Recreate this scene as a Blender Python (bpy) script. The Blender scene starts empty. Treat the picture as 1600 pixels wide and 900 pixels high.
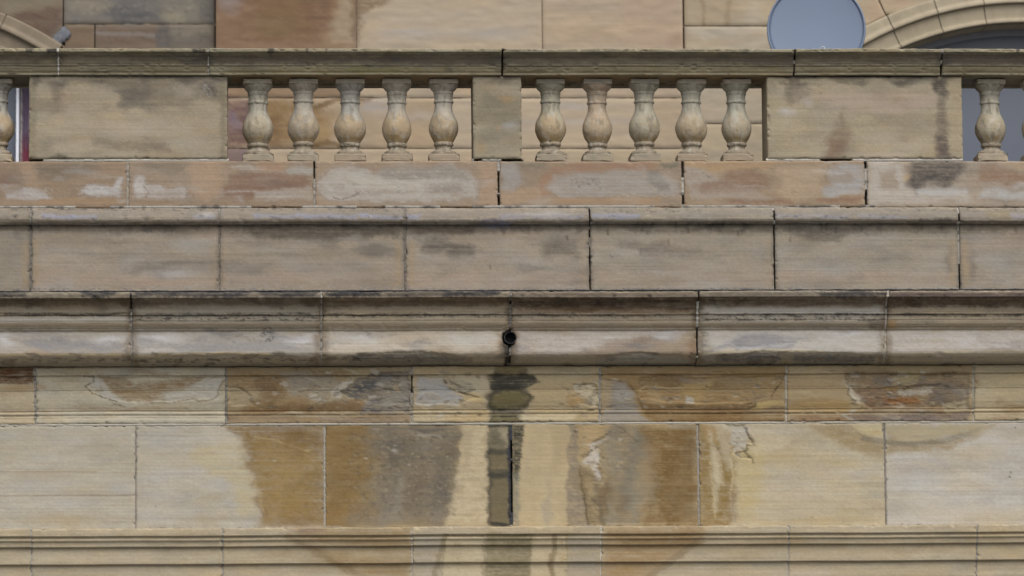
import bpy, math, random
import numpy as np
from mathutils import Vector, Matrix

scene = bpy.context.scene
col = scene.collection

# ------------------------------------------------------------------ camera
# the photographer stands in the street, 28 m off and a little left of centre, looking up
CAM = np.array([-1.45, -28.0, 1.6])
AIM = np.array([0.0, 0.0, 5.3])
ROLL = math.radians(0.50)
FPX = 6787.0                      # focal length in pixels of a 1600 px wide picture
fw = (AIM - CAM) / np.linalg.norm(AIM - CAM)
rt = np.cross(fw, [0, 0, 1.0]); rt /= np.linalg.norm(rt)
up = np.cross(rt, fw)
RT = rt * math.cos(ROLL) - up * math.sin(ROLL)
UP = up * math.cos(ROLL) + rt * math.sin(ROLL)
cam_data = bpy.data.cameras.new('camera')
cam = bpy.data.objects.new('camera', cam_data)
col.objects.link(cam)
scene.camera = cam
cam.matrix_world = Matrix(((RT[0], UP[0], -fw[0], CAM[0]), (RT[1], UP[1], -fw[1], CAM[1]), (RT[2], UP[2], -fw[2], CAM[2]), (0, 0, 0, 1)))
cam_data.sensor_width = 36.0
cam_data.lens = 36.0 * FPX / 1600.0
cam_data.clip_end = 3000.0
cam_data.dof.use_dof = True
cam_data.dof.focus_distance = 28.2
cam_data.dof.aperture_fstop = 1.3

# ------------------------------------------------------------------ sky, sun, exposure
SUN_EL, SUN_AZ = math.radians(55), math.radians(-72)     # veiled sun: high, in front and a little to the right
world = bpy.data.worlds.new('World'); scene.world = world; world.use_nodes = True
wn = world.node_tree; wn.nodes.clear()
sky = wn.nodes.new('ShaderNodeTexSky'); sky.sky_type = 'NISHITA'; sky.sun_disc = False
sky.sun_elevation = SUN_EL; sky.sun_rotation = math.radians(90) - SUN_AZ
sky.air_density = 1.0; sky.dust_density = 3.0; sky.ozone_density = 1.0
hs = wn.nodes.new('ShaderNodeHueSaturation'); hs.inputs['Saturation'].default_value = 0.46      # thin cloud greys the sky
bg = wn.nodes.new('ShaderNodeBackground'); bg.inputs['Strength'].default_value = 0.10
wo = wn.nodes.new('ShaderNodeOutputWorld')
wn.links.new(sky.outputs[0], hs.inputs['Color']); wn.links.new(hs.outputs[0], bg.inputs['Color']); wn.links.new(bg.outputs[0], wo.inputs['Surface'])
sun_data = bpy.data.lights.new('sun', 'SUN'); sun_data.energy = 1.25; sun_data.angle = math.radians(65); sun_data.color = (1.0, 0.97, 0.93)
sun = bpy.data.objects.new('sun', sun_data); col.objects.link(sun)
to_sun = Vector((math.cos(SUN_EL) * math.cos(SUN_AZ), math.cos(SUN_EL) * math.sin(SUN_AZ), math.sin(SUN_EL)))
sun.rotation_euler = to_sun.to_track_quat('Z', 'Y').to_euler()
sun.location = (8, -4, 14)
scene.view_settings.view_transform = 'Standard'
scene.view_settings.look = 'None'
scene.view_settings.gamma = 1.0
scene.view_settings.use_curve_mapping = False
scene.view_settings.exposure = 0.9
scene.render.engine = 'CYCLES'
scene.cycles.max_bounces = 6

# ------------------------------------------------------------------ survey: a point of the elevation at depth y
def at(u, v, y):
    d = fw * FPX + RT * (u - 800.0) - UP * (v - 450.0)
    t = (y - CAM[1]) / d[1]
    return CAM + d * t
def slope(v):                     # how far a level line climbs across the sheet
    return 1.5 - 9.5 * (v - 90.0) / 770.0
def px_per_m(v, y):
    return 100.0 / (at(850, v, y)[0] - at(750, v, y)[0])

# ------------------------------------------------------------------ noise
def _h(ix, iy, s):
    n = (ix.astype(np.int64) * 374761393 + iy.astype(np.int64) * 668265263 + s * 974711 + 1013) & 0x7fffffff
    n = ((n ^ (n >> 13)) * 1274126177) & 0x7fffffff
    n = ((n ^ (n >> 16)) * 60493) & 0x7fffffff
    return (n & 0xffff) / 65535.0 * (2 * math.pi)
def gn(x, y, s=0):
    x0 = np.floor(x); y0 = np.floor(y); fx = x - x0; fy = y - y0
    ux = fx * fx * fx * (fx * (fx * 6 - 15) + 10); uy = fy * fy * fy * (fy * (fy * 6 - 15) + 10)
    def g(dx, dy):
        a = _h(x0 + dx, y0 + dy, s)
        return np.cos(a) * (fx - dx) + np.sin(a) * (fy - dy)
    a = g(0, 0); b = g(1, 0); c = g(0, 1); d = g(1, 1)
    return ((a + (b - a) * ux) * (1 - uy) + (c + (d - c) * ux) * uy) * 1.5
def fbm(x, y, s=0, o=4):
    r = 0; a = 1.0; t = 0
    for k in range(o):
        r = r + a * gn(x, y, s + 17 * k); t += a; a *= 0.55; x = x * 2.03; y = y * 2.03
    return r / t * 1.35
def ss(a, b, x):
    t = np.clip((x - a) / (b - a), 0, 1); return t * t * (3 - 2 * t)
def lin(c):
    c = np.asarray(c, dtype=float) / 255.0
    return np.where(c <= 0.04045, c / 12.92, ((c + 0.055) / 1.055) ** 2.4)

# ------------------------------------------------------------------ weathering: stains and spalls, with some painted shade and glints
class Weather:
    def __init__(self): self.ops = []
    # fill an outline
    def P(self, rgb, a, pts, soft=6, warp=5, sx=1.0, mott=0.5, rim=None):
        self.ops.append(('P', lin(rgb), a, np.array(pts, float).reshape(-1, 2), soft, warp, sx, mott, rim)); return self
    # soft patch
    def B(self, rgb, a, cx, cy, rx, ry, warp=6, sx=1.0, mott=0.35, hard=0.0):
        self.ops.append(('B', lin(rgb), a, (cx, cy, rx, ry), hard, warp, sx, mott, None)); return self
    # stroke along a line
    def L(self, rgb, a, pts, w=1.5, soft=1.0, warp=1.5, mott=0.3):
        self.ops.append(('L', lin(rgb), a, np.array(pts, float).reshape(-1, 2), soft, warp, w, mott, None)); return self
    # speckle in a box
    def K(self, rgb, a, x0, y0, x1, y1, sc=3.0, st=1.5, th=0.25, feather=8):
        self.ops.append(('K', lin(rgb), a, (x0, y0, x1, y1), sc, st, th, feather, None)); return self
    # spall: carve the outline by d metres
    def R(self, d, pts, soft=1.6, warp=4):
        self.ops.append(('R', d, 1, np.array(pts, float).reshape(-1, 2), soft, warp, 1.0, 0, None)); return self
    # groove or crack
    def G(self, d, pts, w=1.2, warp=1.5):
        self.ops.append(('G', d, 1, np.array(pts, float).reshape(-1, 2), 1.0, warp, w, 0, None)); return self

def clouds(w, x0, y0, x1, y1, n, seed, tints, rx=(14, 60), ry=(4, 14), al=(.2, .5)):
    """drifts of wash and grime"""
    r = random.Random(seed)
    for i in range(n): w.B(r.choice(tints), r.uniform(*al), r.uniform(x0, x1), r.uniform(y0, y1), r.uniform(*rx), r.uniform(*ry), 10)

def flakes(w, x0, y0, x1, y1, n, seed, tints, big=9, depth=.004):
    """scattered scabs of lifted and lost skin"""
    r = random.Random(seed)
    for i in range(n):
        cx, cy = r.uniform(x0, x1), r.uniform(y0, y1); a = r.uniform(.35, 1) ** 2 * big; b = a * r.uniform(.25, .6); k = r.randint(5, 8); rot = r.uniform(-.35, .35)
        pts = []
        for j in range(k):
            t = 2 * math.pi * j / k; q = r.uniform(.55, 1.15); ex, ey = a * q * math.cos(t), b * q * math.sin(t)
            pts += [cx + ex - ey * rot, cy + ey + ex * rot]
        w.P(r.choice(tints), r.uniform(.3, .75), pts, r.uniform(.8, 1.8), 2.5)
        if r.random() < .6: w.R(r.choice((-.6, 1, 1)) * depth * r.uniform(.4, 1), pts, .9, 2)
        if r.random() < .5: w.L((84, 74, 58), r.uniform(.25, .6), pts[:2 * r.randint(2, 4)], .8, .8, 2)

def polydist(X, Y, pts, closed=True):
    n = len(pts); d2 = np.full(X.shape, 1e12); ins = np.zeros(X.shape, bool)
    for i in range(n if closed else n - 1):
        ax, ay = pts[i]; bx, by = pts[(i + 1) % n]
        ex, ey = bx - ax, by - ay
        t = np.clip(((X - ax) * ex + (Y - ay) * ey) / (ex * ex + ey * ey + 1e-9), 0, 1)
        d2 = np.minimum(d2, (X - ax - t * ex) ** 2 + (Y - ay - t * ey) ** 2)
        if closed:
            c = ((ay > Y) != (by > Y)) & (X < (bx - ax) * (Y - ay) / (by - ay + 1e-12) + ax)
            ins ^= c
    d = np.sqrt(d2)
    return np.where(ins, -d, d) if closed else d

def weather(w, X, Y, C):
    """X, Y sheet coordinates, C linear colours (n,3); returns colours and carve depth"""
    D = np.zeros(X.shape)
    w1x = gn(X / 7, Y / 5, 1) * .5 + gn(X / 3, Y / 2.4, 7) * .3; w1y = gn(X / 8, Y / 5, 2) * .5 + gn(X / 3, Y / 2.4, 8) * .3
    w3x = gn(X / 2.3, Y / 1.9, 31); w3y = gn(X / 2.6, Y / 1.8, 32)
    w2x = gn(X / 30, Y / 16, 3); w2y = gn(X / 34, Y / 15, 4)
    mo = fbm(X / 22, Y / 8, 5, 4)
    fine = fbm(X / 6, Y / 2.6, 6, 3)
    iso = fbm(X / 9, Y / 8, 41, 4)
    bedl = gn(X / 420, Y / 2.2, 21) + .6 * gn(X / 160, Y / 1.2, 22)
    for op in w.ops:
        k, c, a, geo, soft, warp, sx, mott, rim = op
        if k in 'PRLG':
            lo = geo.min(0) - 30; hi = geo.max(0) + 30
        elif k == 'B':
            lo = (geo[0] - geo[2] * 1.5 - 12, geo[1] - geo[3] * 1.5 - 12); hi = (geo[0] + geo[2] * 1.5 + 12, geo[1] + geo[3] * 1.5 + 12)
        else:
            lo = (geo[0] - 10, geo[1] - 10); hi = (geo[2] + 10, geo[3] + 10)
        m = np.nonzero((X > lo[0]) & (X < hi[0]) & (Y > lo[1]) & (Y < hi[1]))[0]
        if len(m) == 0: continue
        x = X[m] + warp * (sx if k in 'PB' else 1) * (w2x[m] + .6 * w1x[m]) + min(warp, 2.2) * .8 * w3x[m] if k != 'K' else X[m]
        y = Y[m] + warp * .7 * (w2y[m] + .6 * w1y[m]) + min(warp, 2.2) * .6 * w3y[m] if k != 'K' else Y[m]
        if k in 'PR':
            d = polydist(x, y, geo)
            se = soft * np.clip(.85 + 1.1 * mo[m], .3, 2.2) if k == 'P' else soft
            if k == 'P': d = d + min(soft, 4.5) * (.35 * mo[m] + .6 * iso[m] + .3 * fine[m] + .35 * w3x[m])
            f = 1 - ss(-se, se, d)
        elif k == 'B':
            q = np.sqrt(((x - geo[0]) / geo[2]) ** 2 + ((y - geo[1]) / geo[3]) ** 2)
            f = 1 - ss(soft - .1, 1.3, q + .22 * mo[m] + .22 * fine[m])
        elif k in 'LG':
            d = polydist(x, y, geo, False); f = 1 - ss(sx * .5, sx * .5 + soft, d)
        else:
            x0, y0, x1, y1 = geo; feather = mott; sc, st, th = soft, warp, sx
            f = ss(x0 - 1, x0 + feather, x) * (1 - ss(x1 - feather, x1 + 1, x)) * ss(y0 - 1, y0 + min(feather, (y1 - y0) / 3), y) * (1 - ss(y1 - min(feather, (y1 - y0) / 3), y1 + 1, y))
            n = .62 * fbm(x / (sc * min(st, 2.2)), y / (sc * .9), 11, 4) + .5 * fbm(x / 17, y / 7, 13, 2) + .22 * gn(x / 1.5, y / 1.3, 14); f = .85 * f * ss(th - .02, th + .42, n)
        if k == 'R':
            D[m] += c * f + np.abs(c) * f * (.25 * mo[m] + .28 * fine[m]); continue
        if k == 'G':
            D[m] += c * f; continue
        if k != 'K' and mott: f = f * np.clip(1 - mott * (.22 - .9 * mo[m] - .55 * fine[m] - .5 * bedl[m]), 0, 1.1)
        f = np.clip(f * a, 0, 1)[:, None]
        C[m] = C[m] * (1 - f) + c * f
        if rim is not None:
            rc, ra, rw = rim
            g = np.clip((1 - ss(0, rw, np.abs(d))) * ra, 0, 1)[:, None]
            C[m] = C[m] * (1 - g) + lin(rc) * g
    return C, D

# ------------------------------------------------------------------ materials
def stone_material(name, bump=0.26, rough=0.88, attr=True, color=(.4, .35, .28), grain=0.065, bed=0.75):
    m = bpy.data.materials.new(name); m.use_nodes = True
    t = m.node_tree; N = t.nodes; K = t.links
    b = N['Principled BSDF']; b.inputs['Roughness'].default_value = rough
    b.inputs['Specular IOR Level'].default_value = 0.25
    geo = N.new('ShaderNodeNewGeometry')
    mp = N.new('ShaderNodeMapping'); mp.inputs['Scale'].default_value = (.9, .9, 190)
    K.new(geo.outputs['Position'], mp.inputs['Vector'])
    bedn = N.new('ShaderNodeTexNoise'); bedn.inputs['Scale'].default_value = 1.0; bedn.inputs['Detail'].default_value = 4; bedn.inputs['Roughness'].default_value = .6
    K.new(mp.outputs[0], bedn.inputs['Vector'])
    gr = N.new('ShaderNodeTexNoise'); gr.inputs['Scale'].default_value = 210; gr.inputs['Detail'].default_value = 3; gr.inputs['Roughness'].default_value = .7
    K.new(geo.outputs['Position'], gr.inputs['Vector'])
    if attr:
        c = N.new('ShaderNodeAttribute'); c.attribute_name = 'col'; src = c.outputs['Color']
    else:
        c = N.new('ShaderNodeRGB'); c.outputs[0].default_value = (*color, 1); src = c.outputs[0]
    r1 = N.new('ShaderNodeMapRange'); r1.inputs['From Min'].default_value = .25; r1.inputs['From Max'].default_value = .75
    r1.inputs['To Min'].default_value = 1 - .07 * bed; r1.inputs['To Max'].default_value = 1 + .07 * bed
    K.new(bedn.outputs['Fac'], r1.inputs['Value'])
    r2 = N.new('ShaderNodeMapRange'); r2.inputs['From Min'].default_value = .25; r2.inputs['From Max'].default_value = .75
    r2.inputs['To Min'].default_value = 1 - grain * 1.6; r2.inputs['To Max'].default_value = 1 + grain * 1.6
    K.new(gr.outputs['Fac'], r2.inputs['Value'])
    mu = N.new('ShaderNodeMath'); mu.operation = 'MULTIPLY'; K.new(r1.outputs[0], mu.inputs[0]); K.new(r2.outputs[0], mu.inputs[1])
    vm = N.new('ShaderNodeVectorMath'); vm.operation = 'SCALE'; K.new(src, vm.inputs[0]); K.new(mu.outputs[0], vm.inputs['Scale'])
    K.new(vm.outputs[0], b.inputs['Base Color'])
    ad = N.new('ShaderNodeMath'); ad.operation = 'MULTIPLY_ADD'; ad.inputs[1].default_value = .5 * bed
    K.new(bedn.outputs['Fac'], ad.inputs[0]); K.new(gr.outputs['Fac'], ad.inputs[2])
    bp = N.new('ShaderNodeBump'); bp.inputs['Strength'].default_value = bump; bp.inputs['Distance'].default_value = .006
    K.new(ad.outputs[0], bp.inputs['Height']); K.new(bp.outputs[0], b.inputs['Normal'])
    return m
M_STONE = stone_material('weathered_sandstone')
M_REAR = stone_material('rear_sandstone', bump=.2, grain=.06)
M_MORTAR = stone_material('lime_mortar', bump=.6, rough=.95, grain=.18, bed=0.0)

def plain(name, color, rough=.6, metal=0.0, noise=0.08, nscale=30, bump=0.0):
    m = bpy.data.materials.new(name); m.use_nodes = True
    t = m.node_tree; N = t.nodes; K = t.links; b = N['Principled BSDF']
    b.inputs['Roughness'].default_value = rough; b.inputs['Metallic'].default_value = metal
    n = N.new('ShaderNodeTexNoise'); n.inputs['Scale'].default_value = nscale; n.inputs['Detail'].default_value = 4
    g = N.new('ShaderNodeNewGeometry'); K.new(g.outputs['Position'], n.inputs['Vector'])
    r = N.new('ShaderNodeMapRange'); r.inputs['To Min'].default_value = 1 - noise * 2; r.inputs['To Max'].default_value = 1 + noise * 2
    K.new(n.outputs['Fac'], r.inputs['Value'])
    c = N.new('ShaderNodeRGB'); c.outputs[0].default_value = (*color, 1)
    vm = N.new('ShaderNodeVectorMath'); vm.operation = 'SCALE'; K.new(c.outputs[0], vm.inputs[0]); K.new(r.outputs[0], vm.inputs['Scale'])
    K.new(vm.outputs[0], b.inputs['Base Color'])
    if bump:
        bp = N.new('ShaderNodeBump'); bp.inputs['Strength'].default_value = bump; bp.inputs['Distance'].default_value = .004
        K.new(n.outputs['Fac'], bp.inputs['Height']); K.new(bp.outputs[0], b.inputs['Normal'])
    return m

# ------------------------------------------------------------------ mesh helpers
def empty(name, loc):
    o = bpy.data.objects.new(name, None); col.objects.link(o); o.location = loc; o.empty_display_size = .2
    return o
def tag(o, label=None, cat=None, group=None, kind=None):
    if label: o['label'] = label
    if cat: o['category'] = cat
    if group: o['group'] = group
    if kind: o['kind'] = kind
    return o
def origin_of(p):                                 # every parent here is moved, never turned
    v = Vector((0, 0, 0))
    while p is not None: v = v + p.location; p = p.parent
    return np.array(v)
def build(name, V, F, mat, parent=None, colors=None, smooth=None, loc=None):
    """one mesh object; V world coordinates, F list of index tuples or an (n,4) array"""
    V = np.asarray(V, float)
    base = np.array(loc if loc is not None else (V.min(0) * [.5, .5, 1] + V.max(0) * [.5, .5, 0]))
    me = bpy.data.meshes.new(name)
    if isinstance(F, np.ndarray): quads = F; rest = []
    else: quads, rest = F if isinstance(F, tuple) else (np.zeros((0, 4), int), F)
    nq = len(quads)
    sizes = [4] * nq + [len(f) for f in rest]
    loops = list(np.asarray(quads, np.int32).ravel()) + [i for f in rest for i in f]
    me.vertices.add(len(V)); me.vertices.foreach_set('co', (V - base).astype(np.float32).ravel())
    me.loops.add(len(loops)); me.loops.foreach_set('vertex_index', np.array(loops, np.int32))
    me.polygons.add(len(sizes)); st = np.concatenate([[0], np.cumsum(sizes)[:-1]]).astype(np.int32)
    me.polygons.foreach_set('loop_start', st)
    sm = np.zeros(len(sizes), bool); sm[:nq] = True
    if smooth is not None: sm[:] = smooth
    me.polygons.foreach_set('use_smooth', sm)
    me.update(calc_edges=True); me.validate()
    if colors is not None:
        ca = me.color_attributes.new('col', 'FLOAT_COLOR', 'POINT')
        rgba = np.ones((len(V), 4), np.float32); rgba[:, :3] = colors
        ca.data.foreach_set('color', rgba.ravel())
    me.materials.append(mat)
    o = bpy.data.objects.new(name, me); col.objects.link(o)
    o.parent = parent
    o.location = base - origin_of(parent)
    return o
def gridfaces(nu, nv, flip=False):
    i = np.arange(nu - 1)[:, None]; j = np.arange(nv - 1)[None, :]
    a = (i * nv + j).ravel(); b = ((i + 1) * nv + j).ravel(); c = ((i + 1) * nv + j + 1).ravel(); d = (i * nv + j + 1).ravel()
    return np.stack([a, d, c, b] if not flip else [a, b, c, d], 1)

# ------------------------------------------------------------------ masonry
def densify(prof, step=1.7):
    v, y = [], []
    for (v0, y0), (v1, y1) in zip(prof[:-1], prof[1:]):
        n = max(1, int(math.ceil(max(abs(v1 - v0), abs(y1 - y0) * 70) / step)))
        for k in range(n):
            t = k / n; v.append(v0 + (v1 - v0) * t); y.append(y0 + (y1 - y0) * t)
    v.append(prof[-1][0]); y.append(prof[-1][1])
    return np.array(v), np.array(y)
def curve(v0, y0, v1, y1, bulge, n=7):
    """profile points from one arris to the next; bulge > 0 swells outwards, < 0 hollows"""
    out = []
    for k in range(n + 1):
        t = k / n
        out.append((v0 + (v1 - v0) * t, y0 + (y1 - y0) * t - bulge * math.sin(math.pi * t)))
    return out
def ogee(v0, y0, v1, y1, n=10):
    return [(v0 + (v1 - v0) * k / n, y0 + (y1 - y0) * (.5 - .5 * math.cos(math.pi * k / n))) for k in range(n + 1)]
def ucols(ua, ub, du):
    n = max(3, int(round((ub - ua) / du)))
    u = np.linspace(ua, ub, n + 1)
    if ub < -20 or ua > 1620: u = np.linspace(ua, ub, max(3, n // 4))
    e = np.array([.9, 2.0])
    return np.unique(np.concatenate([u, ua + e, ub - e]))

def stone(parent, name, ua, ub, pv, py, back, base, w, seed, mat=M_STONE, du=2.2, lean=0.0, relief=1.0, bed=1.0, y_nom=None, ledge=2.0, edge=.006, mottle=1.0, nibble=1.0, tone=(1.0, 1.0, 1.0)):
    """one dressed stone: a moulded front (pv sheet heights, py depths) between two joints, with its sides, top and bed"""
    y_nom = float(np.median(py)) if y_nom is None else y_nom
    vm = (pv[0] + pv[-1]) / 2
    u = ucols(ua, ub, du); nu, nv = len(u), len(pv)
    pz = np.array([at(800, v, y)[2] for v, y in zip(pv, py)])
    xs = np.array([at(t, vm, y_nom)[0] for t in u])
    U, Vv = np.meshgrid(u, pv, indexing='ij')
    X = np.repeat(xs[:, None], nv, 1); Y = np.repeat(py[None, :], nu, 0).copy(); Z = np.repeat(pz[None, :], nu, 0).copy()
    k = 1.0 / px_per_m(vm, y_nom)
    PX = U.ravel(); PY = (Vv + (U - 800) / 1600 * slope(Vv)).ravel()
    # colour of the bed of rock it was cut from
    rng = random.Random(seed)
    C = np.repeat(lin(base)[None, :], len(PX), 0)
    n1 = fbm(PX / 120, PY / 42, seed, 3); n2 = fbm(PX / 34, PY / 13, seed + 3, 4); n3 = .8 * gn(PX / 900, PY / 2.6, seed + 5) + .6 * gn(PX / 420, PY / 1.25, seed + 6) - 1.5 * np.clip(gn(PX / 700, PY / 1.6, seed + 7) - .42, 0, 1) * (gn(PX / 90, PY / 20, seed + 8) + .6)
    n4 = fbm(PX / 5, PY / 3, seed + 9, 2); n5 = fbm(PX / 70, PY / 24, seed + 12, 3)
    C *= (1 + mottle * (.13 * n1 + .11 * n2) + .05 * bed * n3 + .05 * n4)[:, None]
    C *= 1 + mottle * np.stack([.06 * n5, 0 * n5, -.10 * n5], 1)
    C, D = weather(w, PX, PY, C)
    C *= (1 + .05 * n4 + .045 * bed * n3)[:, None]
    lum = (C @ np.array([.3, .6, .1]))[:, None]; C = tone[0] * (lum + tone[1] * (C - lum)) * np.array([1, 1, tone[2] if len(tone) > 2 else 1.0])
    D = D.reshape(nu, nv)
    # tooled face, worn arrises, chips
    D += relief * (.0012 * fbm(U / 30, Vv / 16, seed + 20, 4) + .0008 * fbm(U / 5, Vv / 4, seed + 22, 2) + .0007 * bed * gn(U / 600, Vv / 1.9, seed + 21))
    du_ = np.minimum(U - ua, ub - U)
    dv_ = np.minimum(np.abs(Vv - pv[0]), np.abs(pv[-1] - Vv))
    dd = np.minimum(du_, dv_)
    chip = np.clip(gn(U / 9, Vv / 7, seed + 30) - .28, 0, 1) * 2.2
    D += edge * (1 - ss(0, ledge, dd)) ** 1.5 + .016 * chip * (1 - ss(0, 4.5, dd))
    # worn and nibbled arrises of the moulding
    if nv > 8 and float(py.max() - py.min()) > .02:
        a_ = np.roll(py, 3); b_ = np.roll(py, -3); a_[:3] = py[:3]; b_[-3:] = py[-3:]
        cv = np.clip((.5 * (a_ + b_) - py) / .006, 0, 1)[None, :]
        D += nibble * cv * (.0015 + .003 * np.clip(gn(U / 34, Vv / 30, seed + 50) + .3, 0, 1) + .020 * np.clip(gn(U / 9, Vv / 14, seed + 51) + .35 * gn(U / 60, Vv / 40, seed + 52) - .30, 0, 1))
    Y = Y + D
    Z = Z + k * (.55 * gn(U / 130, Vv * 0 + seed, 60) + rng.uniform(-.55, .55))
    # arrises are not ruler straight
    wob = (gn(Vv / 16, U * 0 + seed, 40) * .7 + gn(Vv / 5, U * 0 + seed, 41) * .4) * k
    X = X + wob * ((1 - ss(0, 6, U - ua)) + (1 - ss(0, 6, ub - U)))
    wob = (gn(U / 40, Vv * 0 + seed, 42) * .8 + gn(U / 9, Vv * 0 + seed, 43) * .45) * k
    Z = Z + wob * ((1 - ss(0, 4, np.abs(Vv - pv[0]))) + (1 - ss(0, 4, np.abs(Vv - pv[-1]))))
    X = X + lean * k * (Vv - vm) / (pv[-1] - pv[0])
    P = np.stack([X, Y, Z], 2).reshape(-1, 3)
    quads = gridfaces(nu, nv)
    verts = [P]; cols = [C]; nbase = len(P); rest = []
    G = P.reshape(nu, nv, 3); GC = C.reshape(nu, nv, 3)
    def skirt(line, lc, rev):
        nonlocal nbase
        b = line.copy(); b[:, 1] = back
        n = len(line); verts.extend([line, b]); cols.extend([lc, lc])
        for i in range(n - 1):
            f = (nbase + i, nbase + i + 1, nbase + n + i + 1, nbase + n + i)
            rest.append(f if not rev else f[::-1])
        nbase += 2 * n
    st = max(1, nu // 40)
    sel = np.unique(np.append(np.arange(0, nu, 1), nu - 1))
    skirt(G[sel, 0], GC[sel, 0], False); skirt(G[sel, -1], GC[sel, -1], True)
    for i, rev in ((0, True), (nu - 1, False)):
        line = G[i]; t = np.array([[line[0, 0], back, line[0, 2]], [line[-1, 0], back, line[-1, 2]]])
        verts.extend([line, t]); cols.extend([GC[i], GC[i][[0, -1]]])
        f = list(range(nbase, nbase + nv)) + [nbase + nv + 1, nbase + nv]
        rest.append(tuple(f if not rev else f[::-1])); nbase += nv + 2
    return build(name, np.concatenate(verts), (quads, rest), mat, parent, np.concatenate(cols))

PALE, DARKM = (152, 147, 137), (88, 84, 78)
def mortar_strips(name, parent, strips, seed=0, mat=M_MORTAR):
    """pointing: strips of recessed mortar; each (kind, a, b, c, prof/lean, depth, colour, dark, open ranges)"""
    VV, CC, FF = [], [], []; n0 = 0; last = None
    for s in strips:
        if s['k'] == 'v':                                        # upright joint at u, following the moulding
            pv, py = s['prof']; u0 = s['u']; w = s['w'] / 2 + 1.6
            pz = np.array([at(800, v, y)[2] for v, y in zip(pv, py)])
            vm = (pv[0] + pv[-1]) / 2; yn = s['y']
            us = np.array([-w - .3, -w, -w * .4, w * .4, w, w + .3]); k = 1 / px_per_m(vm, yn)
            x0 = at(u0, vm, yn)[0]
            X = x0 + us[:, None] * k + s.get('lean', 0) * k * ((pv - vm) / (pv[-1] - pv[0]))[None, :]
            dep = s['d'] + .004 * gn(pv / 6, pv * 0 + u0, 3) + .003 * gn(pv / 2.2, pv * 0 + u0, 4)
            for a, b in s.get('open', ()): dep = dep + .09 * (ss(a - 1, a + 1, pv) * (1 - ss(b - 1, b + 1, pv)))
            Y = np.repeat((py + dep)[None, :], 6, 0); Y[1] += .006; Y[4] += .006; Y[[0, 5]] = Y[[0, 5]] * 0 + py[None, :] + .085
            Z = np.repeat(pz[None, :], 6, 0)
            nn = fbm(pv / 9, pv * 0 + u0 * 1.7, 5 + seed, 3); q = np.repeat(nn[None, :], 6, 0); nu, nv = 6, len(pv)
        else:                                                    # bed joint at v between ua and ub
            ua, ub, v = s['ua'], s['ub'], s['v']; h = s['w'] / 2 + .9
            u = np.arange(ua, ub + 2.5, 2.5); vs = np.array([-h, -h * .35, h * .35, h])
            x = np.array([at(t, v, s['y'])[0] for t in u]); X = np.repeat(x[:, None], 4, 1)
            z = np.array([at(800, v + t, s['y'])[2] for t in vs]); Z = np.repeat(z[None, :], len(u), 0)
            dep = s['d'] + .006 * fbm(u / 22, u * 0 + v, 3, 3) + .003 * gn(u / 4, u * 0 + v, 4)
            for a, b in s.get('open', ()): dep = dep + .10 * (ss(a - 1.5, a + 1.5, u) * (1 - ss(b - 1.5, b + 1.5, u)))
            Y = s['y'] + np.repeat(dep[:, None], 4, 1); Y[:, 0] += .005; Y[:, 3] += .005
            nn = fbm(u / 26, u * 0 + v, 5 + seed, 4); q = np.repeat(nn[:, None], 4, 1); nu, nv = len(u), 4
        t = ss(s.get('lo', .16), s.get('lo', .16) + .6, q).ravel()[:, None]
        C = lin(s.get('c', PALE)) * (1 - t) + lin(s.get('dc', DARKM)) * t
        VV.append(np.stack([X, Y, Z], 2).reshape(-1, 3)); CC.append(C); FF.append(gridfaces(nu, nv) + n0)
        if s['k'] == 'v':                                        # the core behind the stones ties one joint to the next
            if last is not None and last[1] == nv:
                j = np.arange(nv - 1); a = last[0] + 5 * nv + j; b = n0 + j
                FF.append(np.stack([a, a + 1, b + 1, b], 1))
            last = (n0, nv)
        n0 += nu * nv
    return build(name, np.concatenate(VV), np.concatenate(FF), mat, parent, np.concatenate(CC))

def course(parent, part, stone_name, prof, joints, back, bases, w, beds, seed, y_nom, gap=2.6, jd=.010, lean=None, jinfo=None, depth_jit=.004, hgap=1.0, **kw):
    pv, py = densify(prof); jinfo = jinfo or {}
    strips = []
    for i, u in enumerate(joints[1:-1], 1):
        q = dict(k='v', u=u, w=gap, prof=(pv, py), y=y_nom, d=jd, lean=(lean or {}).get(i, 0)); q.update(jinfo.get(i, {})); strips.append(q)
    strips += beds
    p = mortar_strips(part, parent, strips, seed)
    for i in range(len(joints) - 1):
        jl, jr = jinfo.get(i, {}).get('w', gap), jinfo.get(i + 1, {}).get('w', gap)
        rng = random.Random(seed * 31 + i)
        stone(p, stone_name, joints[i] + jl / 2, joints[i + 1] - jr / 2, pv, py + rng.uniform(-depth_jit, depth_jit), back, bases[i], w, seed * 100 + i * 7, y_nom=y_nom, **kw)
    return p
def bed(v, ua, ub, y, w=2.2, d=.010, **k): return dict(k='h', v=v, ua=ua, ub=ub, y=y, w=w, d=d, **k)

LEFT, RIGHT = -330, 1930

# ================================================================== setting
M_GROUND = plain('street_paving', (.075, .073, .070), .9, 0, .15, 3, .3)
g = build('ground', [(-1500, -1500, 0), (1500, -1500, 0), (1500, 1500, 0), (-1500, 1500, 0)], [(0, 1, 2, 3)], M_GROUND, loc=(0, 0, 0)); tag(g, kind='structure')

# ================================================================== the front of the building below the balustrade
facade = tag(empty('stone_facade', (0, .1, 0)), 'stained sandstone front of moulded courses and a cornice below the balustrade', 'building front')

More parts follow.
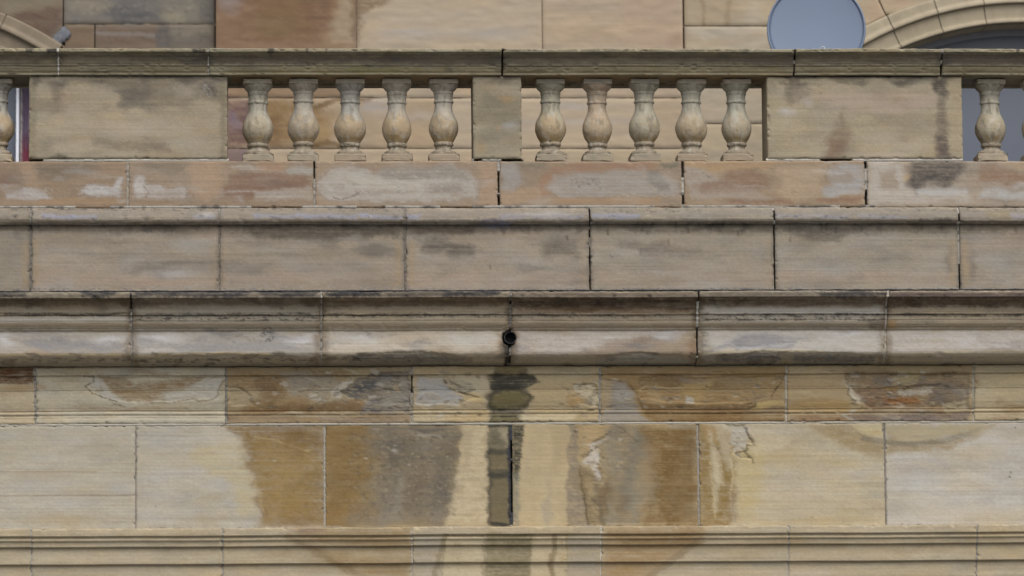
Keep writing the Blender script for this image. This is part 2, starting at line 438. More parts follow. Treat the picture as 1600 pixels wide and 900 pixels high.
# --- architrave: cap, bead and stepped fasciae
W = Weather()
W.B((176, 166, 146), .6, 60, 872, 80, 22).B((172, 162, 146), .5, 200, 875, 90, 20)
W.P((158, 138, 102), .55, [455, 822, 640, 822, 640, 905, 560, 905, 520, 880, 470, 845], 10, 8)
W.P((128, 104, 70), .5, [462, 826, 640, 826, 640, 856, 500, 858, 470, 845], 12, 7)
W.P((136, 110, 74), .5, [480, 850, 560, 870, 640, 872, 640, 905, 548, 905], 14, 7)
W.L((112, 90, 60), .45, [450, 838, 500, 868, 545, 890, 580, 910], 5, 6, 4)
W.B((124, 104, 96), .5, 480, 829, 40, 8)
W.P((162, 154, 138), .6, [646, 838, 690, 836, 692, 905, 646, 905], 8, 6)
W.L((124, 112, 84), .6, [696, 838, 690, 856, 684, 880, 678, 905], 5, 4, 3)
W.P((190, 176, 144), .65, [697, 838, 754, 838, 757, 850, 755, 856, 757, 878, 752, 882, 756, 905, 690, 905, 694, 870], 2.5, 3, rim=((108, 96, 70), .5, 2.2))
W.P((122, 112, 84), .85, [760, 834, 836, 834, 832, 856, 826, 878, 828, 905, 757, 905], 3, 3)
W.P((190, 174, 140), .6, [832, 838, 886, 838, 886, 905, 826, 905, 828, 870], 2.5, 3, rim=((118, 102, 72), .5, 2.2))
W.L((116, 100, 72), .7, [866, 838, 866, 862, 862, 880, 864, 905], 5, 3, 3)
W.K((128, 106, 62), .8, 706, 836, 722, 900, 3.2, 1, .05).K((150, 122, 72), .8, 872, 826, 890, 900, 3.2, 1, .0)
W.P((156, 146, 128), .6, [888, 840, 937, 838, 937, 905, 886, 905], 4, 4)
W.P((148, 120, 80), .7, [942, 822, 1100, 822, 1088, 848, 1050, 872, 1010, 905, 942, 905], 14, 7)
W.P((124, 98, 62), .45, [950, 830, 1095, 826, 1085, 850, 980, 856], 11, 6)
W.L((110, 88, 58), .45, [1095, 842, 1060, 868, 1030, 890, 1010, 906], 5, 6, 3)
W.B((152, 124, 82), .6, 975, 890, 34, 18)
W.B((182, 166, 140), .4, 1330, 870, 120, 20).B((150, 128, 96), .5, 1240, 850, 60, 12).B((178, 164, 146), .6, 1260, 898, 60, 10)
clouds(W, 0, 826, 1600, 900, 60, 31, [(182, 168, 138), (150, 132, 98), (168, 150, 112), (186, 176, 156), (140, 120, 86)], (20, 90), (3, 10), (.15, .4))
arc = [(822.5, -.062), (834.5, -.062), (836.2, -.048), (838, -.042), (839.5, -.050), (842, -.050), (843.5, -.036), (851.5, -.034), (853.2, -.012), (854, -.010), (878.5, -.010), (880.2, .012), (881, .014), (925, .014)]
JA = [LEFT, -250, 49, 348, 644, 939, 1233, 1527, 1822, RIGHT]
course(facade, 'architrave_course', 'stone', arc, JA, .34, [(168, 154, 128)] * 9, W,
       [bed(821.6, LEFT, RIGHT, .0, 2.0, .004, c=(140, 130, 112), dc=(112, 104, 92))], 3, -.03, gap=2.0, jd=.005, jinfo={4: dict(c=(178, 172, 158), lo=.5), 5: dict(c=(186, 180, 166), lo=.6)}, edge=.003, nibble=.2, tone=(.93, 1.0, 1.0))

# --- frieze: plain ashlar
W = Weather()
W.B((178, 172, 160), .6, 90, 760, 90, 40).B((170, 152, 118), .5, 70, 742, 90, 12).B((164, 146, 112), .6, 100, 812, 140, 12)
W.L((128, 110, 86), .6, [0, 775, 100, 774, 210, 773], 1.2, 1, .6).L((140, 122, 90), .5, [0, 737, 90, 737, 150, 737], 1.5, 1, 1)
W.P((184, 168, 126), .55, [300, 700, 345, 690, 372, 690, 388, 720, 400, 760, 402, 800, 380, 806, 352, 745, 318, 735, 296, 722], 9, 8)
W.P((190, 180, 160), .6, [310, 668, 352, 668, 372, 690, 372, 720, 350, 715, 330, 695], 8, 7)
W.B((186, 180, 170), .6, 245, 790, 34, 26).B((184, 176, 164), .5, 265, 725, 50, 34).B((150, 138, 114), .5, 340, 812, 70, 10)
W.P((132, 108, 68), .93, [350, 660, 506, 660, 506, 822, 400, 822, 404, 795, 398, 760, 386, 728, 384, 705, 372, 688], 12, 8)
W.P((150, 126, 82), .75, [404, 684, 440, 692, 480, 704, 500, 720, 490, 800, 418, 815, 408, 770, 400, 730], 14, 7)
W.P((156, 132, 86), .5, [430, 730, 470, 730, 466, 790, 440, 800], 12, 7)
W.B((138, 122, 108), .7, 445, 668, 50, 7).B((112, 88, 58), .6, 470, 682, 38, 9).B((116, 94, 66), .5, 470, 816, 60, 8)
W.L((184, 166, 124), .55, [398, 681, 430, 688, 482, 705], 1.2, 1.2, 2).L((172, 150, 108), .6, [400, 752, 408, 780, 412, 800], 2, 1.5, 3)
W.P((126, 102, 64), .94, [507, 660, 600, 660, 590, 690, 580, 720, 575, 770, 560, 795, 545, 822, 507, 822], 20, 12)
W.P((124, 114, 98), .92, [585, 660, 720, 660, 722, 700, 716, 735, 706, 770, 696, 822, 530, 822, 555, 800, 575, 770, 585, 720, 570, 690], 18, 12)
W.P((104, 96, 84), .7, [600, 690, 660, 680, 660, 720, 630, 750, 600, 735], 12, 9)
W.P((142, 134, 120), .6, [610, 745, 660, 720, 640, 780, 620, 815, 590, 818], 12, 8).P((112, 92, 66), .5, [632, 735, 668, 715, 668, 760, 640, 800, 628, 790], 9, 7)
W.P((108, 98, 82), .65, [690, 690, 718, 680, 712, 745, 690, 760, 680, 730], 8, 7).B((160, 140, 106), .6, 682, 708, 20, 6)
W.K((178, 160, 122), .7, 560, 690, 600, 740, 4, 1, .12).K((160, 146, 118), .5, 560, 720, 660, 800, 5, 1.2, .2)
W.L((152, 144, 130), .7, [640, 672, 652, 680, 670, 678, 690, 682], 2.5, 2, 3).L((92, 88, 84), .7, [640, 668, 660, 674, 690, 672], 2.5, 2, 3)
for k in range(4): W.L((92, 86, 76), .28, [703 - 6 * k, 750, 695 - 6 * k, 775, 688 - 7 * k, 818], 1.2, 1.2, 2)
W.P((190, 174, 142), .96, [722, 662, 762, 662, 764, 705, 763, 760, 764, 822, 694, 822, 704, 780, 712, 748, 716, 735, 720, 700], 4.0, 4)
W.P((164, 148, 118), .6, [722, 668, 742, 670, 738, 700, 730, 735, 722, 738], 6, 5).K((208, 182, 140), .8, 716, 676, 730, 735, 3, 1, .1)
W.P((84, 80, 66), .75, [760, 664, 800, 664, 800, 700, 797, 760, 799, 815, 780, 824, 764, 812, 758, 760, 764, 720, 759, 690], 7, 7).P((112, 101, 76), .95, [766, 692, 780, 690, 797, 692, 797, 818, 788, 820, 770, 820, 764, 814, 762, 780, 765, 760, 768, 743, 763, 730, 764, 710], 2, 3.2, rim=((50, 50, 48), .55, 5.0))
W.P((156, 144, 118), .9, [764, 664, 798, 664, 798, 702, 766, 700], 3, 3).P((84, 80, 64), .75, [764, 668, 778, 668, 792, 700, 766, 702], 5, 3)
W.L((58, 58, 52), .7, [764, 705, 780, 707, 797, 704], 4, 5, 2.5).L((50, 51, 48), .7, [766, 741, 780, 743, 796, 740], 5, 5, 2.5).L((70, 70, 58), .7, [766, 735, 796, 734], 2, 2, 1)
W.L((44, 46, 52), .95, [797.5, 664, 796.5, 700, 798, 745, 797, 820], 4, 1.5, 2.0).B((62, 64, 70), .9, 795, 708, 4, 7, 2).B((62, 64, 70), .9, 795, 748, 4, 8, 2)
W.L((46, 48, 46), .9, [765, 664, 798, 663], 4, 3, 1).L((52, 52, 46), .8, [768, 817, 790, 819], 3, 2, 1)
W.P((184, 166, 130), .85, [806, 662, 890, 662, 888, 740, 884, 822, 804, 822], 6, 5)
W.P((62, 60, 50), .95, [802, 664, 820, 664, 816, 700, 812, 735, 808, 752, 802, 745], 2.2, 2).P((116, 116, 104), .7, [802, 740, 812, 740, 810, 822, 802, 822], 4, 3)
W.P((158, 152, 138), .5, [848, 780, 862, 770, 864, 820, 846, 820], 5, 4).P((160, 142, 110), .5, [860, 665, 892, 664, 884, 720, 866, 740], 8, 6)
W.P((134, 122, 104), .85, [890, 664, 906, 664, 904, 720, 912, 760, 918, 822, 886, 822, 886, 740], 3, 4)
W.P((172, 148, 108), .85, [904, 664, 958, 664, 950, 690, 935, 705, 912, 720, 904, 720], 4, 5)
W.P((196, 188, 176), .9, [926, 692, 956, 676, 952, 690, 936, 708, 938, 752, 930, 752, 926, 726, 910, 728], 2.2, 4).L((98, 86, 66), .85, [918, 708, 930, 702, 940, 696, 950, 688], 1.5, 1, 2)
W.P((122, 106, 78), .85, [906, 730, 926, 736, 936, 752, 944, 790, 946, 822, 916, 822, 908, 770], 4, 5).P((170, 150, 112), .6, [914, 745, 928, 755, 930, 790, 920, 780], 4, 4)
W.L((86, 76, 58), .75, [906, 735, 912, 775, 918, 820], 1.5, 1.5, 2).L((92, 80, 58), .7, [926, 780, 936, 790, 942, 820], 4, 3, 2)
W.P((132, 124, 106), .9, [955, 664, 1010, 664, 1012, 710, 1008, 760, 1000, 822, 944, 822, 940, 770, 950, 730, 940, 700], 8, 8)
W.P((112, 108, 98), .65, [976, 690, 1000, 680, 996, 740, 985, 790, 965, 800, 970, 740], 9, 7)
W.P((122, 97, 58), .95, [1006, 664, 1090, 664, 1090, 822, 1000, 822, 1012, 770, 1016, 715], 13, 9).B((124, 102, 88), .5, 1016, 720, 14, 40)
W.B((110, 86, 50), .5, 1055, 735, 30, 60).L((158, 148, 126), .6, [1050, 665, 1090, 667], 5, 4, 2)
W.K((176, 156, 116), .6, 886, 668, 1000, 740, 3.4, 1, .18)
W.P((136, 112, 66), .92, [1092, 664, 1120, 664, 1150, 690, 1150, 740, 1140, 822, 1092, 822], 8, 7)
W.P((168, 140, 96), .7, [1096, 664, 1130, 664, 1126, 690, 1104, 690], 5, 5)
W.P((186, 174, 146), .75, [1106, 672, 1112, 672, 1122, 710, 1126, 745, 1120, 800, 1115, 800, 1114, 740], 5, 4).P((188, 176, 150), .65, [1118, 662, 1128, 662, 1142, 690, 1146, 730, 1138, 735], 6, 4).P((192, 178, 148), .7, [1115, 700, 1128, 705, 1130, 760, 1118, 755], 4, 4)
W.L((204, 184, 140), .5, [1110, 722, 1113, 760, 1118, 808], 1.4, 1.2, 2.5).L((206, 190, 154), .5, [1142, 715, 1146, 745, 1140, 770, 1144, 812], 1.4, 1.2, 2.5)
W.P((132, 112, 92), .6, [1140, 770, 1150, 770, 1152, 816, 1138, 816], 5, 4).P((184, 164, 112), .6, [1150, 700, 1196, 690, 1190, 760, 1175, 815, 1150, 815], 12, 9)
W.P((178, 172, 160), .85, [1148, 668, 1172, 666, 1166, 690, 1166, 702, 1148, 704, 1140, 690], 3, 4)
W.R(.012, [1136, 664, 1164, 664, 1170, 676, 1180, 692, 1168, 694, 1166, 706, 1176, 718, 1158, 714, 1146, 706, 1138, 690], 1.2, 3)
W.L((84, 72, 52), .9, [1166, 670, 1172, 682, 1180, 696, 1168, 696, 1168, 704, 1150, 707, 1158, 714, 1172, 714, 1178, 722], 1.3, .8, 1.5)
W.P((196, 182, 154), .7, [1172, 668, 1200, 668, 1240, 690, 1200, 705, 1180, 710, 1172, 704, 1184, 695], 5, 5)
W.B((188, 176, 154), .5, 1265, 770, 80, 40).B((182, 160, 108), .5, 1210, 715, 50, 9).B((168, 140, 88), .45, 1225, 816, 70, 7)
W.P((146, 126, 90), .75, [1270, 664, 1345, 664, 1372, 690, 1382, 694, 1382, 715, 1350, 708, 1310, 694], 7, 6).P((190, 176, 138), .8, [1332, 664, 1380, 664, 1380, 682, 1352, 680], 4, 4).B((180, 146, 76), .6, 1366, 674, 14, 6)
W.P((150, 132, 98), .8, [1384, 664, 1560, 664, 1530, 684, 1480, 702, 1384, 710], 6, 5).P((174, 162, 130), .75, [1384, 664, 1520, 664, 1490, 682, 1440, 690, 1400, 688], 5, 5)
W.L((122, 114, 96), .75, [1350, 684, 1390, 692, 1430, 694, 1480, 688, 1530, 672], 4, 4, 3)
W.B((190, 182, 170), .6, 1560, 690, 60, 30).B((190, 184, 172), .5, 1440, 770, 60, 40).B((192, 176, 146), .5, 1500, 800, 110, 18)
for (x, y, r) in ((1588, 668, 1.1), (1578, 745, 1.3), (1579, 738, .8), (243, 791, 1.0), (1268, 808, .8)): W.L((42, 44, 46), .95, [x, y, x + .1, y + .1], r * 1.6, .7, 0)
W.R(.0015, [384, 705, 398, 760, 404, 795, 400, 822, 506, 822, 506, 664, 372, 664, 374, 690], 1.5, 6)
W.R(.0015, [507, 664, 718, 664, 720, 700, 714, 740, 704, 775, 694, 822, 507, 822], 1.6, 4)
W.R(.005, [892, 664, 960, 664, 1000, 690, 950, 745, 946, 822, 900, 822, 892, 740], 2, 5).R(.010, [928, 690, 956, 674, 950, 694, 938, 712, 940, 755, 928, 755], 1.5, 3).R(.005, [640, 664, 700, 664, 690, 684, 660, 680], 1.5, 4)
clouds(W, 0, 668, 370, 818, 26, 32, [(190, 178, 150), (176, 158, 116), (162, 148, 120), (194, 186, 172)], (25, 90), (4, 20), (.15, .42))
clouds(W, 1160, 668, 1600, 818, 34, 33, [(192, 180, 152), (182, 162, 116), (166, 150, 122), (196, 188, 176)], (25, 90), (4, 20), (.15, .42))
clouds(W, 410, 670, 590, 815, 24, 34, [(112, 88, 52), (150, 122, 72), (132, 104, 62), (98, 82, 58)], (12, 40), (8, 34), (.2, .5))
clouds(W, 590, 670, 712, 815, 26, 35, [(104, 96, 86), (146, 136, 120), (122, 108, 84), (92, 88, 82)], (8, 26), (12, 44), (.2, .55))
clouds(W, 815, 670, 890, 815, 16, 36, [(192, 174, 138), (166, 150, 118), (150, 140, 122)], (5, 14), (20, 60), (.2, .5))
clouds(W, 895, 670, 1088, 815, 40, 37, [(118, 108, 92), (150, 128, 92), (108, 84, 48), (134, 112, 76), (160, 144, 116)], (7, 20), (15, 55), (.2, .5))
W.K((96, 74, 44), .28, 405, 668, 505, 815, 7, 1.3, .05).K((166, 140, 92), .3, 405, 668, 505, 815, 6, 1.2, .1).K((92, 70, 42), .28, 1010, 668, 1088, 815, 7, 1.3, .05).K((90, 82, 70), .55, 540, 668, 715, 815, 8, 1.2, .02).K((164, 150, 126), .45, 540, 668, 715, 815, 5, 1.2, .12).K((84, 66, 42), .28, 509, 668, 580, 815, 7, 1.3, .08)
flakes(W, 570, 668, 705, 730, 34, 5, [(186, 178, 162), (168, 152, 120), (112, 98, 78), (146, 130, 104), (132, 126, 118), (96, 86, 72)], 8)
flakes(W, 892, 668, 990, 740, 40, 6, [(186, 178, 162), (168, 152, 120), (112, 98, 78), (146, 130, 104), (132, 126, 118), (96, 86, 72)], 8)
flakes(W, 1100, 668, 1165, 720, 16, 7, [(186, 178, 162), (168, 152, 120), (112, 98, 78), (146, 130, 104), (132, 126, 118), (96, 86, 72)], 7)
fr = [(662.5, .0), (820.5, .0), (826, .0)]
JB = [LEFT, -82, 212, 507, 799.5, 1091, 1383, 1677, RIGHT]
course(facade, 'frieze_course', 'stone', fr, JB, .34, [(172, 164, 148), (174, 166, 150), (176, 168, 152), (150, 132, 98), (174, 156, 122), (180, 167, 140), (182, 174, 160), (178, 168, 150)], W,
       [bed(661.6, LEFT, RIGHT, -.008, 2.0, .006, c=(172, 166, 152), lo=.35)], 5, .0, gap=2.4, jd=.006, tone=(.86, 1.0, 1.0), lean={6: 3.0, 5: 1.5}, depth_jit=.003,
       jinfo={2: dict(c=(132, 126, 116), w=1.8), 3: dict(c=(152, 147, 136), lo=.3), 4: dict(c=(60, 62, 66), w=3.2, open=[(690, 715), (722, 800)]), 5: dict(c=(146, 140, 130), lo=.6, w=3.2), 6: dict(c=(126, 120, 110), lo=.5)})

# --- bed mould under the cornice, badly scaled
W = Weather()
W.P((96, 66, 42), .95, [-20, 574, 53, 574, 53, 597, 20, 600, -20, 596], 2.5, 3, rim=((70, 52, 38), .5, 1.5)).B((168, 132, 88), .7, 30, 606, 40, 6)
W.P((132, 108, 76), .85, [152, 588, 196, 588, 210, 600, 230, 600, 320, 586, 300, 606, 256, 616, 240, 626, 196, 626, 176, 612], 5, 5)
W.P((178, 172, 162), .85, [140, 592, 158, 594, 172, 612, 190, 626, 160, 622, 142, 606], 3, 4).P((176, 170, 160), .8, [320, 590, 348, 596, 340, 622, 262, 627, 250, 618, 290, 608], 4, 4)
W.B((150, 146, 138), .8, 205, 581, 36, 7).B((168, 146, 110), .6, 130, 580, 50, 6).B((152, 126, 90), .6, 215, 640, 110, 5)
W.R(.009, [142, 590, 350, 588, 344, 622, 300, 626, 214, 629, 178, 626, 150, 618, 138, 603], 1.2, 3)
W.L((96, 86, 66), .85, [130, 588, 146, 589, 146, 596, 134, 604, 146, 616, 164, 622, 184, 628], 1.1, .8, 2).L((108, 96, 72), .8, [214, 629, 262, 630, 286, 626, 306, 623, 310, 628, 330, 624, 340, 618, 344, 604, 352, 594], 1.1, .8, 2).L((108, 96, 72), .7, [174, 636, 178, 632, 196, 636], 1, .8, 2)
W.L((176, 164, 132), .5, [120, 608, 240, 610, 350, 608], 1.2, 1, 1)
W.P((134, 106, 68), .72, [355, 574, 560, 574, 520, 606, 460, 640, 400, 648, 355, 648], 10, 8).P((112, 88, 60), .7, [395, 586, 440, 590, 440, 620, 420, 634, 404, 622], 7, 6).P((118, 84, 46), .75, [372, 640, 560, 624, 580, 640, 500, 645, 420, 645], 5, 5)
W.P((150, 142, 126), .8, [440, 580, 500, 582, 540, 600, 500, 622, 450, 616, 446, 598], 8, 7).P((162, 148, 118), .8, [354, 596, 378, 606, 396, 630, 372, 640, 355, 630], 3, 4)
W.P((112, 108, 104), .92, [534, 612, 552, 592, 590, 580, 640, 578, 642, 645, 560, 645, 575, 622, 550, 622], 4, 6).P((86, 84, 84), .8, [540, 610, 562, 596, 596, 588, 586, 606, 560, 618], 4, 5).P((142, 134, 120), .7, [590, 600, 640, 590, 642, 640, 600, 645], 8, 7)
W.P((186, 178, 164), .8, [516, 612, 536, 596, 554, 592, 544, 602, 534, 614, 532, 622, 518, 620], 2, 3).P((172, 152, 116), .7, [610, 596, 622, 600, 626, 610, 616, 610], 2.5, 3).L((186, 176, 154), .7, [538, 576, 552, 580, 558, 584], 2, 1.5, 2)
W.K((182, 168, 138), .8, 500, 580, 640, 640, 3.5, 1.3, .25).K((92, 80, 60), .6, 360, 580, 640, 640, 4, 2, .25).K((186, 178, 160), .8, 380, 596, 530, 622, 3, 2.4, .3)
W.P((128, 106, 84), .7, [354, 649, 642, 648, 642, 660, 354, 660], 3, 3).B((108, 100, 96), .6, 560, 654, 70, 5).B((160, 136, 98), .6, 395, 653, 40, 6)
W.R(.010, [356, 600, 380, 606, 398, 634, 360, 634], 1.3, 4).R(.014, [532, 614, 554, 592, 600, 582, 640, 580, 641, 644, 580, 642, 552, 624], 1.5, 5).R(.008, [420, 590, 520, 586, 512, 606, 440, 610], 1.5, 5)
W.P((158, 156, 152), .92, [654, 588, 690, 588, 700, 606, 722, 622, 716, 634, 650, 634], 4, 5).P((170, 150, 114), .8, [646, 574, 760, 574, 760, 586, 690, 584, 670, 590, 646, 586], 3, 4).P((186, 164, 118), .8, [725, 612, 745, 612, 756, 624, 752, 632, 726, 626], 2.5, 4)
W.P((178, 166, 140), .7, [700, 588, 765, 586, 764, 612, 740, 612, 722, 606], 5, 5).P((146, 138, 122), .7, [690, 592, 720, 592, 740, 606, 725, 614, 706, 606], 3, 4)
W.K((116, 98, 66), .7, 646, 634, 765, 658, 3.6, 1.6, .12).P((176, 152, 106), .7, [690, 650, 760, 642, 766, 660, 710, 660], 4, 5)
W.L((84, 72, 52), .8, [694, 592, 702, 606, 714, 612, 726, 614, 742, 608], 1.1, .8, 2).R(.010, [650, 588, 700, 588, 722, 612, 752, 622, 720, 632, 650, 632], 1.3, 4)
W.P((170, 150, 112), .8, [825, 590, 936, 590, 936, 660, 810, 660, 830, 640], 8, 6).P((196, 184, 158), .85, [896, 598, 928, 602, 936, 618, 932, 636, 910, 618, 898, 612], 3, 4).P((134, 122, 104), .9, [914, 626, 924, 624, 928, 634, 912, 636], 2, 3).P((160, 122, 66), .6, [888, 618, 908, 618, 916, 636, 890, 634], 4, 4)
W.P((190, 176, 144), .8, [806, 648, 900, 646, 892, 660, 816, 660], 3, 4).K((146, 122, 78), .7, 870, 600, 936, 658, 3.4, 1.5, .12).R(.012, [894, 600, 932, 600, 935, 636, 912, 634, 896, 622], 1.4, 4)
# the long drip below the spout
W.P((120, 104, 70), .85, [772, 572, 824, 572, 826, 586, 770, 586], 4, 3).P((44, 45, 42), .96, [772, 586, 822, 586, 836, 590, 840, 598, 800, 598, 772, 597], 3, 3).P((84, 86, 82), .9, [766, 596, 838, 598, 816, 608, 766, 608], 3, 3).P((40, 42, 40), .8, [768, 603, 782, 600, 812, 604, 812, 608, 768, 610], 2.2, 2)
W.P((62, 60, 50), .85, [768, 582, 824, 582, 838, 594, 822, 606, 832, 622, 816, 638, 812, 662, 768, 662, 764, 640, 760, 622, 768, 606, 764, 594], 6, 8).P((104, 94, 62), .94, [770, 616, 786, 609, 808, 609, 826, 616, 831, 623, 822, 634, 808, 640, 776, 640, 764, 632], 2, 2, rim=((44, 44, 38), .55, 6)).P((42, 43, 40), .9, [768, 639, 812, 640, 806, 646, 770, 646], 2, 2).P((120, 110, 76), .8, [768, 646, 810, 647, 810, 650, 768, 650], 2, 1).P((110, 100, 66), .95, [772, 652, 806, 652, 816, 660, 764, 660], 2, 2, rim=((52, 50, 44), .8, 2))
W.P((138, 110, 70), .74, [940, 574, 1228, 574, 1228, 660, 1010, 660, 1000, 640, 950, 640], 10, 8).P((112, 90, 62), .7, [1000, 590, 1080, 586, 1130, 600, 1060, 606, 1000, 604], 8, 7).P((116, 88, 50), .75, [1010, 645, 1228, 645, 1228, 660, 1020, 660], 4, 4).P((104, 78, 50), .6, [1000, 632, 1180, 634, 1180, 646, 1010, 645], 4, 4)
W.P((146, 140, 130), .9, [940, 590, 980, 596, 990, 620, 996, 640, 1012, 660, 942, 660], 5, 6).B((160, 158, 154), .7, 974, 618, 14, 22).P((170, 146, 104), .6, [940, 586, 958, 586, 954, 640, 940, 640], 4, 4)
W.L((176, 154, 116), .75, [1000, 610, 1010, 604, 1050, 606, 1100, 604], 1.8, 1.4, 2).P((166, 140, 92), .7, [1068, 600, 1120, 590, 1100, 620, 1090, 636, 1072, 620], 5, 5).P((178, 172, 160), .85, [1072, 618, 1084, 620, 1086, 630, 1070, 632], 2, 3).P((164, 142, 104), .6, [1010, 612, 1036, 616, 1034, 634, 1016, 628], 5, 5)
W.P((150, 128, 92), .7, [1120, 590, 1226, 586, 1222, 626, 1150, 620], 8, 7).P((188, 164, 112), .85, [1184, 628, 1226, 626, 1226, 636, 1170, 640], 2, 3).L((66, 54, 38), .9, [1168, 630, 1182, 627, 1180, 634, 1170, 638], 1.5, .9, 1.5).L((72, 58, 40), .9, [1204, 622, 1212, 608, 1222, 598, 1226, 584], 1.1, .8, 2)
W.R(.010, [1000, 588, 1226, 588, 1212, 610, 1200, 622, 1168, 628, 1090, 630, 1000, 622], 1.4, 4).R(.008, [942, 590, 984, 596, 1004, 640, 944, 640], 1.5, 4).K((176, 158, 120), .5, 945, 590, 1226, 640, 4, 2, .28)
W.P((156, 134, 98), .7, [1230, 586, 1320, 586, 1330, 640, 1230, 640], 10, 6).P((164, 134, 80), .6, [1232, 628, 1340, 624, 1350, 642, 1232, 642], 5, 5).P((128, 100, 72), .8, [1232, 648, 1310, 646, 1330, 660, 1232, 660], 4, 4)
W.P((132, 110, 84), .8, [1318, 580, 1516, 578, 1516, 646, 1352, 642, 1346, 624, 1330, 612, 1326, 596], 4, 6).P((112, 104, 96), .75, [1370, 586, 1440, 590, 1470, 604, 1400, 604, 1360, 600], 8, 7).P((168, 152, 112), .75, [1390, 578, 1450, 580, 1430, 600, 1396, 604], 6, 6)
W.P((188, 178, 158), .85, [1324, 598, 1334, 612, 1352, 622, 1356, 630, 1336, 628, 1326, 618], 2, 3).P((182, 174, 158), .85, [1400, 612, 1440, 606, 1460, 602, 1452, 614, 1412, 618], 2, 4).P((134, 92, 50), .85, [1384, 620, 1436, 618, 1438, 630, 1400, 636, 1380, 630], 4, 5).P((120, 92, 70), .7, [1330, 606, 1400, 606, 1390, 640, 1356, 638], 6, 6)
W.P((106, 98, 92), .7, [1460, 596, 1512, 600, 1512, 626, 1450, 630], 8, 7).P((176, 164, 134), .7, [1470, 630, 1514, 622, 1514, 642, 1476, 642], 3, 4).L((196, 160, 96), .7, [1384, 607, 1402, 606], 2, 1.5, 2)
W.P((112, 98, 90), .92, [1312, 650, 1400, 646, 1516, 644, 1516, 660, 1350, 660], 3, 4).L((160, 154, 146), .7, [1316, 647, 1330, 654, 1350, 660], 1.6, 1.5, 3).B((136, 130, 126), .6, 1400, 653, 30, 5)
W.R(.012, [1320, 584, 1514, 582, 1514, 640, 1360, 636, 1340, 628, 1326, 612], 1.4, 4).R(.010, [1380, 606, 1470, 600, 1440, 622, 1390, 630], 1.3, 4).K((92, 78, 60), .6, 1330, 584, 1510, 640, 4, 2, .2).L((84, 70, 50), .8, [1320, 586, 1326, 602, 1324, 616, 1338, 628], 1.2, .9, 2)
W.B((144, 118, 88), .8, 1526, 596, 7, 12, 3).B((150, 120, 88), .6, 1560, 654, 50, 6).B((176, 160, 122), .5, 1570, 600, 60, 20)
clouds(W, 0, 578, 1600, 658, 110, 38, [(176, 162, 132), (128, 106, 74), (150, 130, 96), (184, 174, 152), (118, 108, 94), (140, 112, 72)], (10, 50), (2.5, 9), (.2, .5))
flakes(W, 430, 578, 640, 645, 85, 11, [(186, 178, 162), (168, 152, 120), (112, 98, 78), (146, 130, 104), (132, 126, 118), (96, 86, 72)], 11, .006)
flakes(W, 360, 590, 430, 640, 18, 12, [(186, 178, 162), (168, 152, 120), (112, 98, 78), (146, 130, 104), (132, 126, 118), (96, 86, 72)], 9)
flakes(W, 648, 580, 762, 656, 48, 13, [(186, 178, 162), (168, 152, 120), (112, 98, 78), (146, 130, 104), (132, 126, 118), (96, 86, 72)], 9, .006)
flakes(W, 870, 594, 936, 650, 34, 14, [(186, 178, 162), (168, 152, 120), (112, 98, 78), (146, 130, 104), (132, 126, 118), (96, 86, 72)], 8, .006)
flakes(W, 945, 590, 1225, 640, 48, 15, [(186, 178, 162), (168, 152, 120), (112, 98, 78), (146, 130, 104), (132, 126, 118), (96, 86, 72)], 10)
flakes(W, 1322, 580, 1514, 650, 85, 16, [(186, 178, 162), (168, 152, 120), (112, 98, 78), (146, 130, 104), (132, 126, 118), (96, 86, 72)], 12, .006)
flakes(W, 150, 590, 345, 628, 16, 17, [(178, 170, 152), (150, 132, 104)], 10, .003)
bm = [(572.5, -.075), (584.5, -.072), (585.8, -.050)] + curve(586.5, -.050, 608, -.040, .004, 6) + [(609, -.034)] + curve(609.5, -.034, 640, -.010, .009, 8) + [(641, -.002)] + curve(642, -.006, 646.5, -.006, .008, 4) + [(647.5, .0), (649, -.006), (659.8, -.006)]
JC = [LEFT, -238, 55, 353, 643.5, 937, 1228.5, 1521, 1815, RIGHT]
course(facade, 'bed_mould_course', 'stone', bm, JC, .34, [(170, 158, 134), (176, 162, 136), (178, 168, 146), (160, 144, 114), (172, 156, 126), (158, 138, 104), (162, 144, 112), (176, 160, 130), (168, 152, 124)], W,
       [bed(571.4, LEFT, RIGHT, -.05, 2.0, .012, c=(176, 170, 152), lo=.2)], 7, -.03, gap=2.6, jd=.006, relief=1.5, tone=(1.0, .97, .99), jinfo={3: dict(c=(132, 128, 120)), 4: dict(c=(150, 144, 134), open=[(588, 612)]), 6: dict(c=(168, 161, 146), lo=.4, w=3.0), 7: dict(c=(168, 160, 144), lo=.4, w=3.0)})

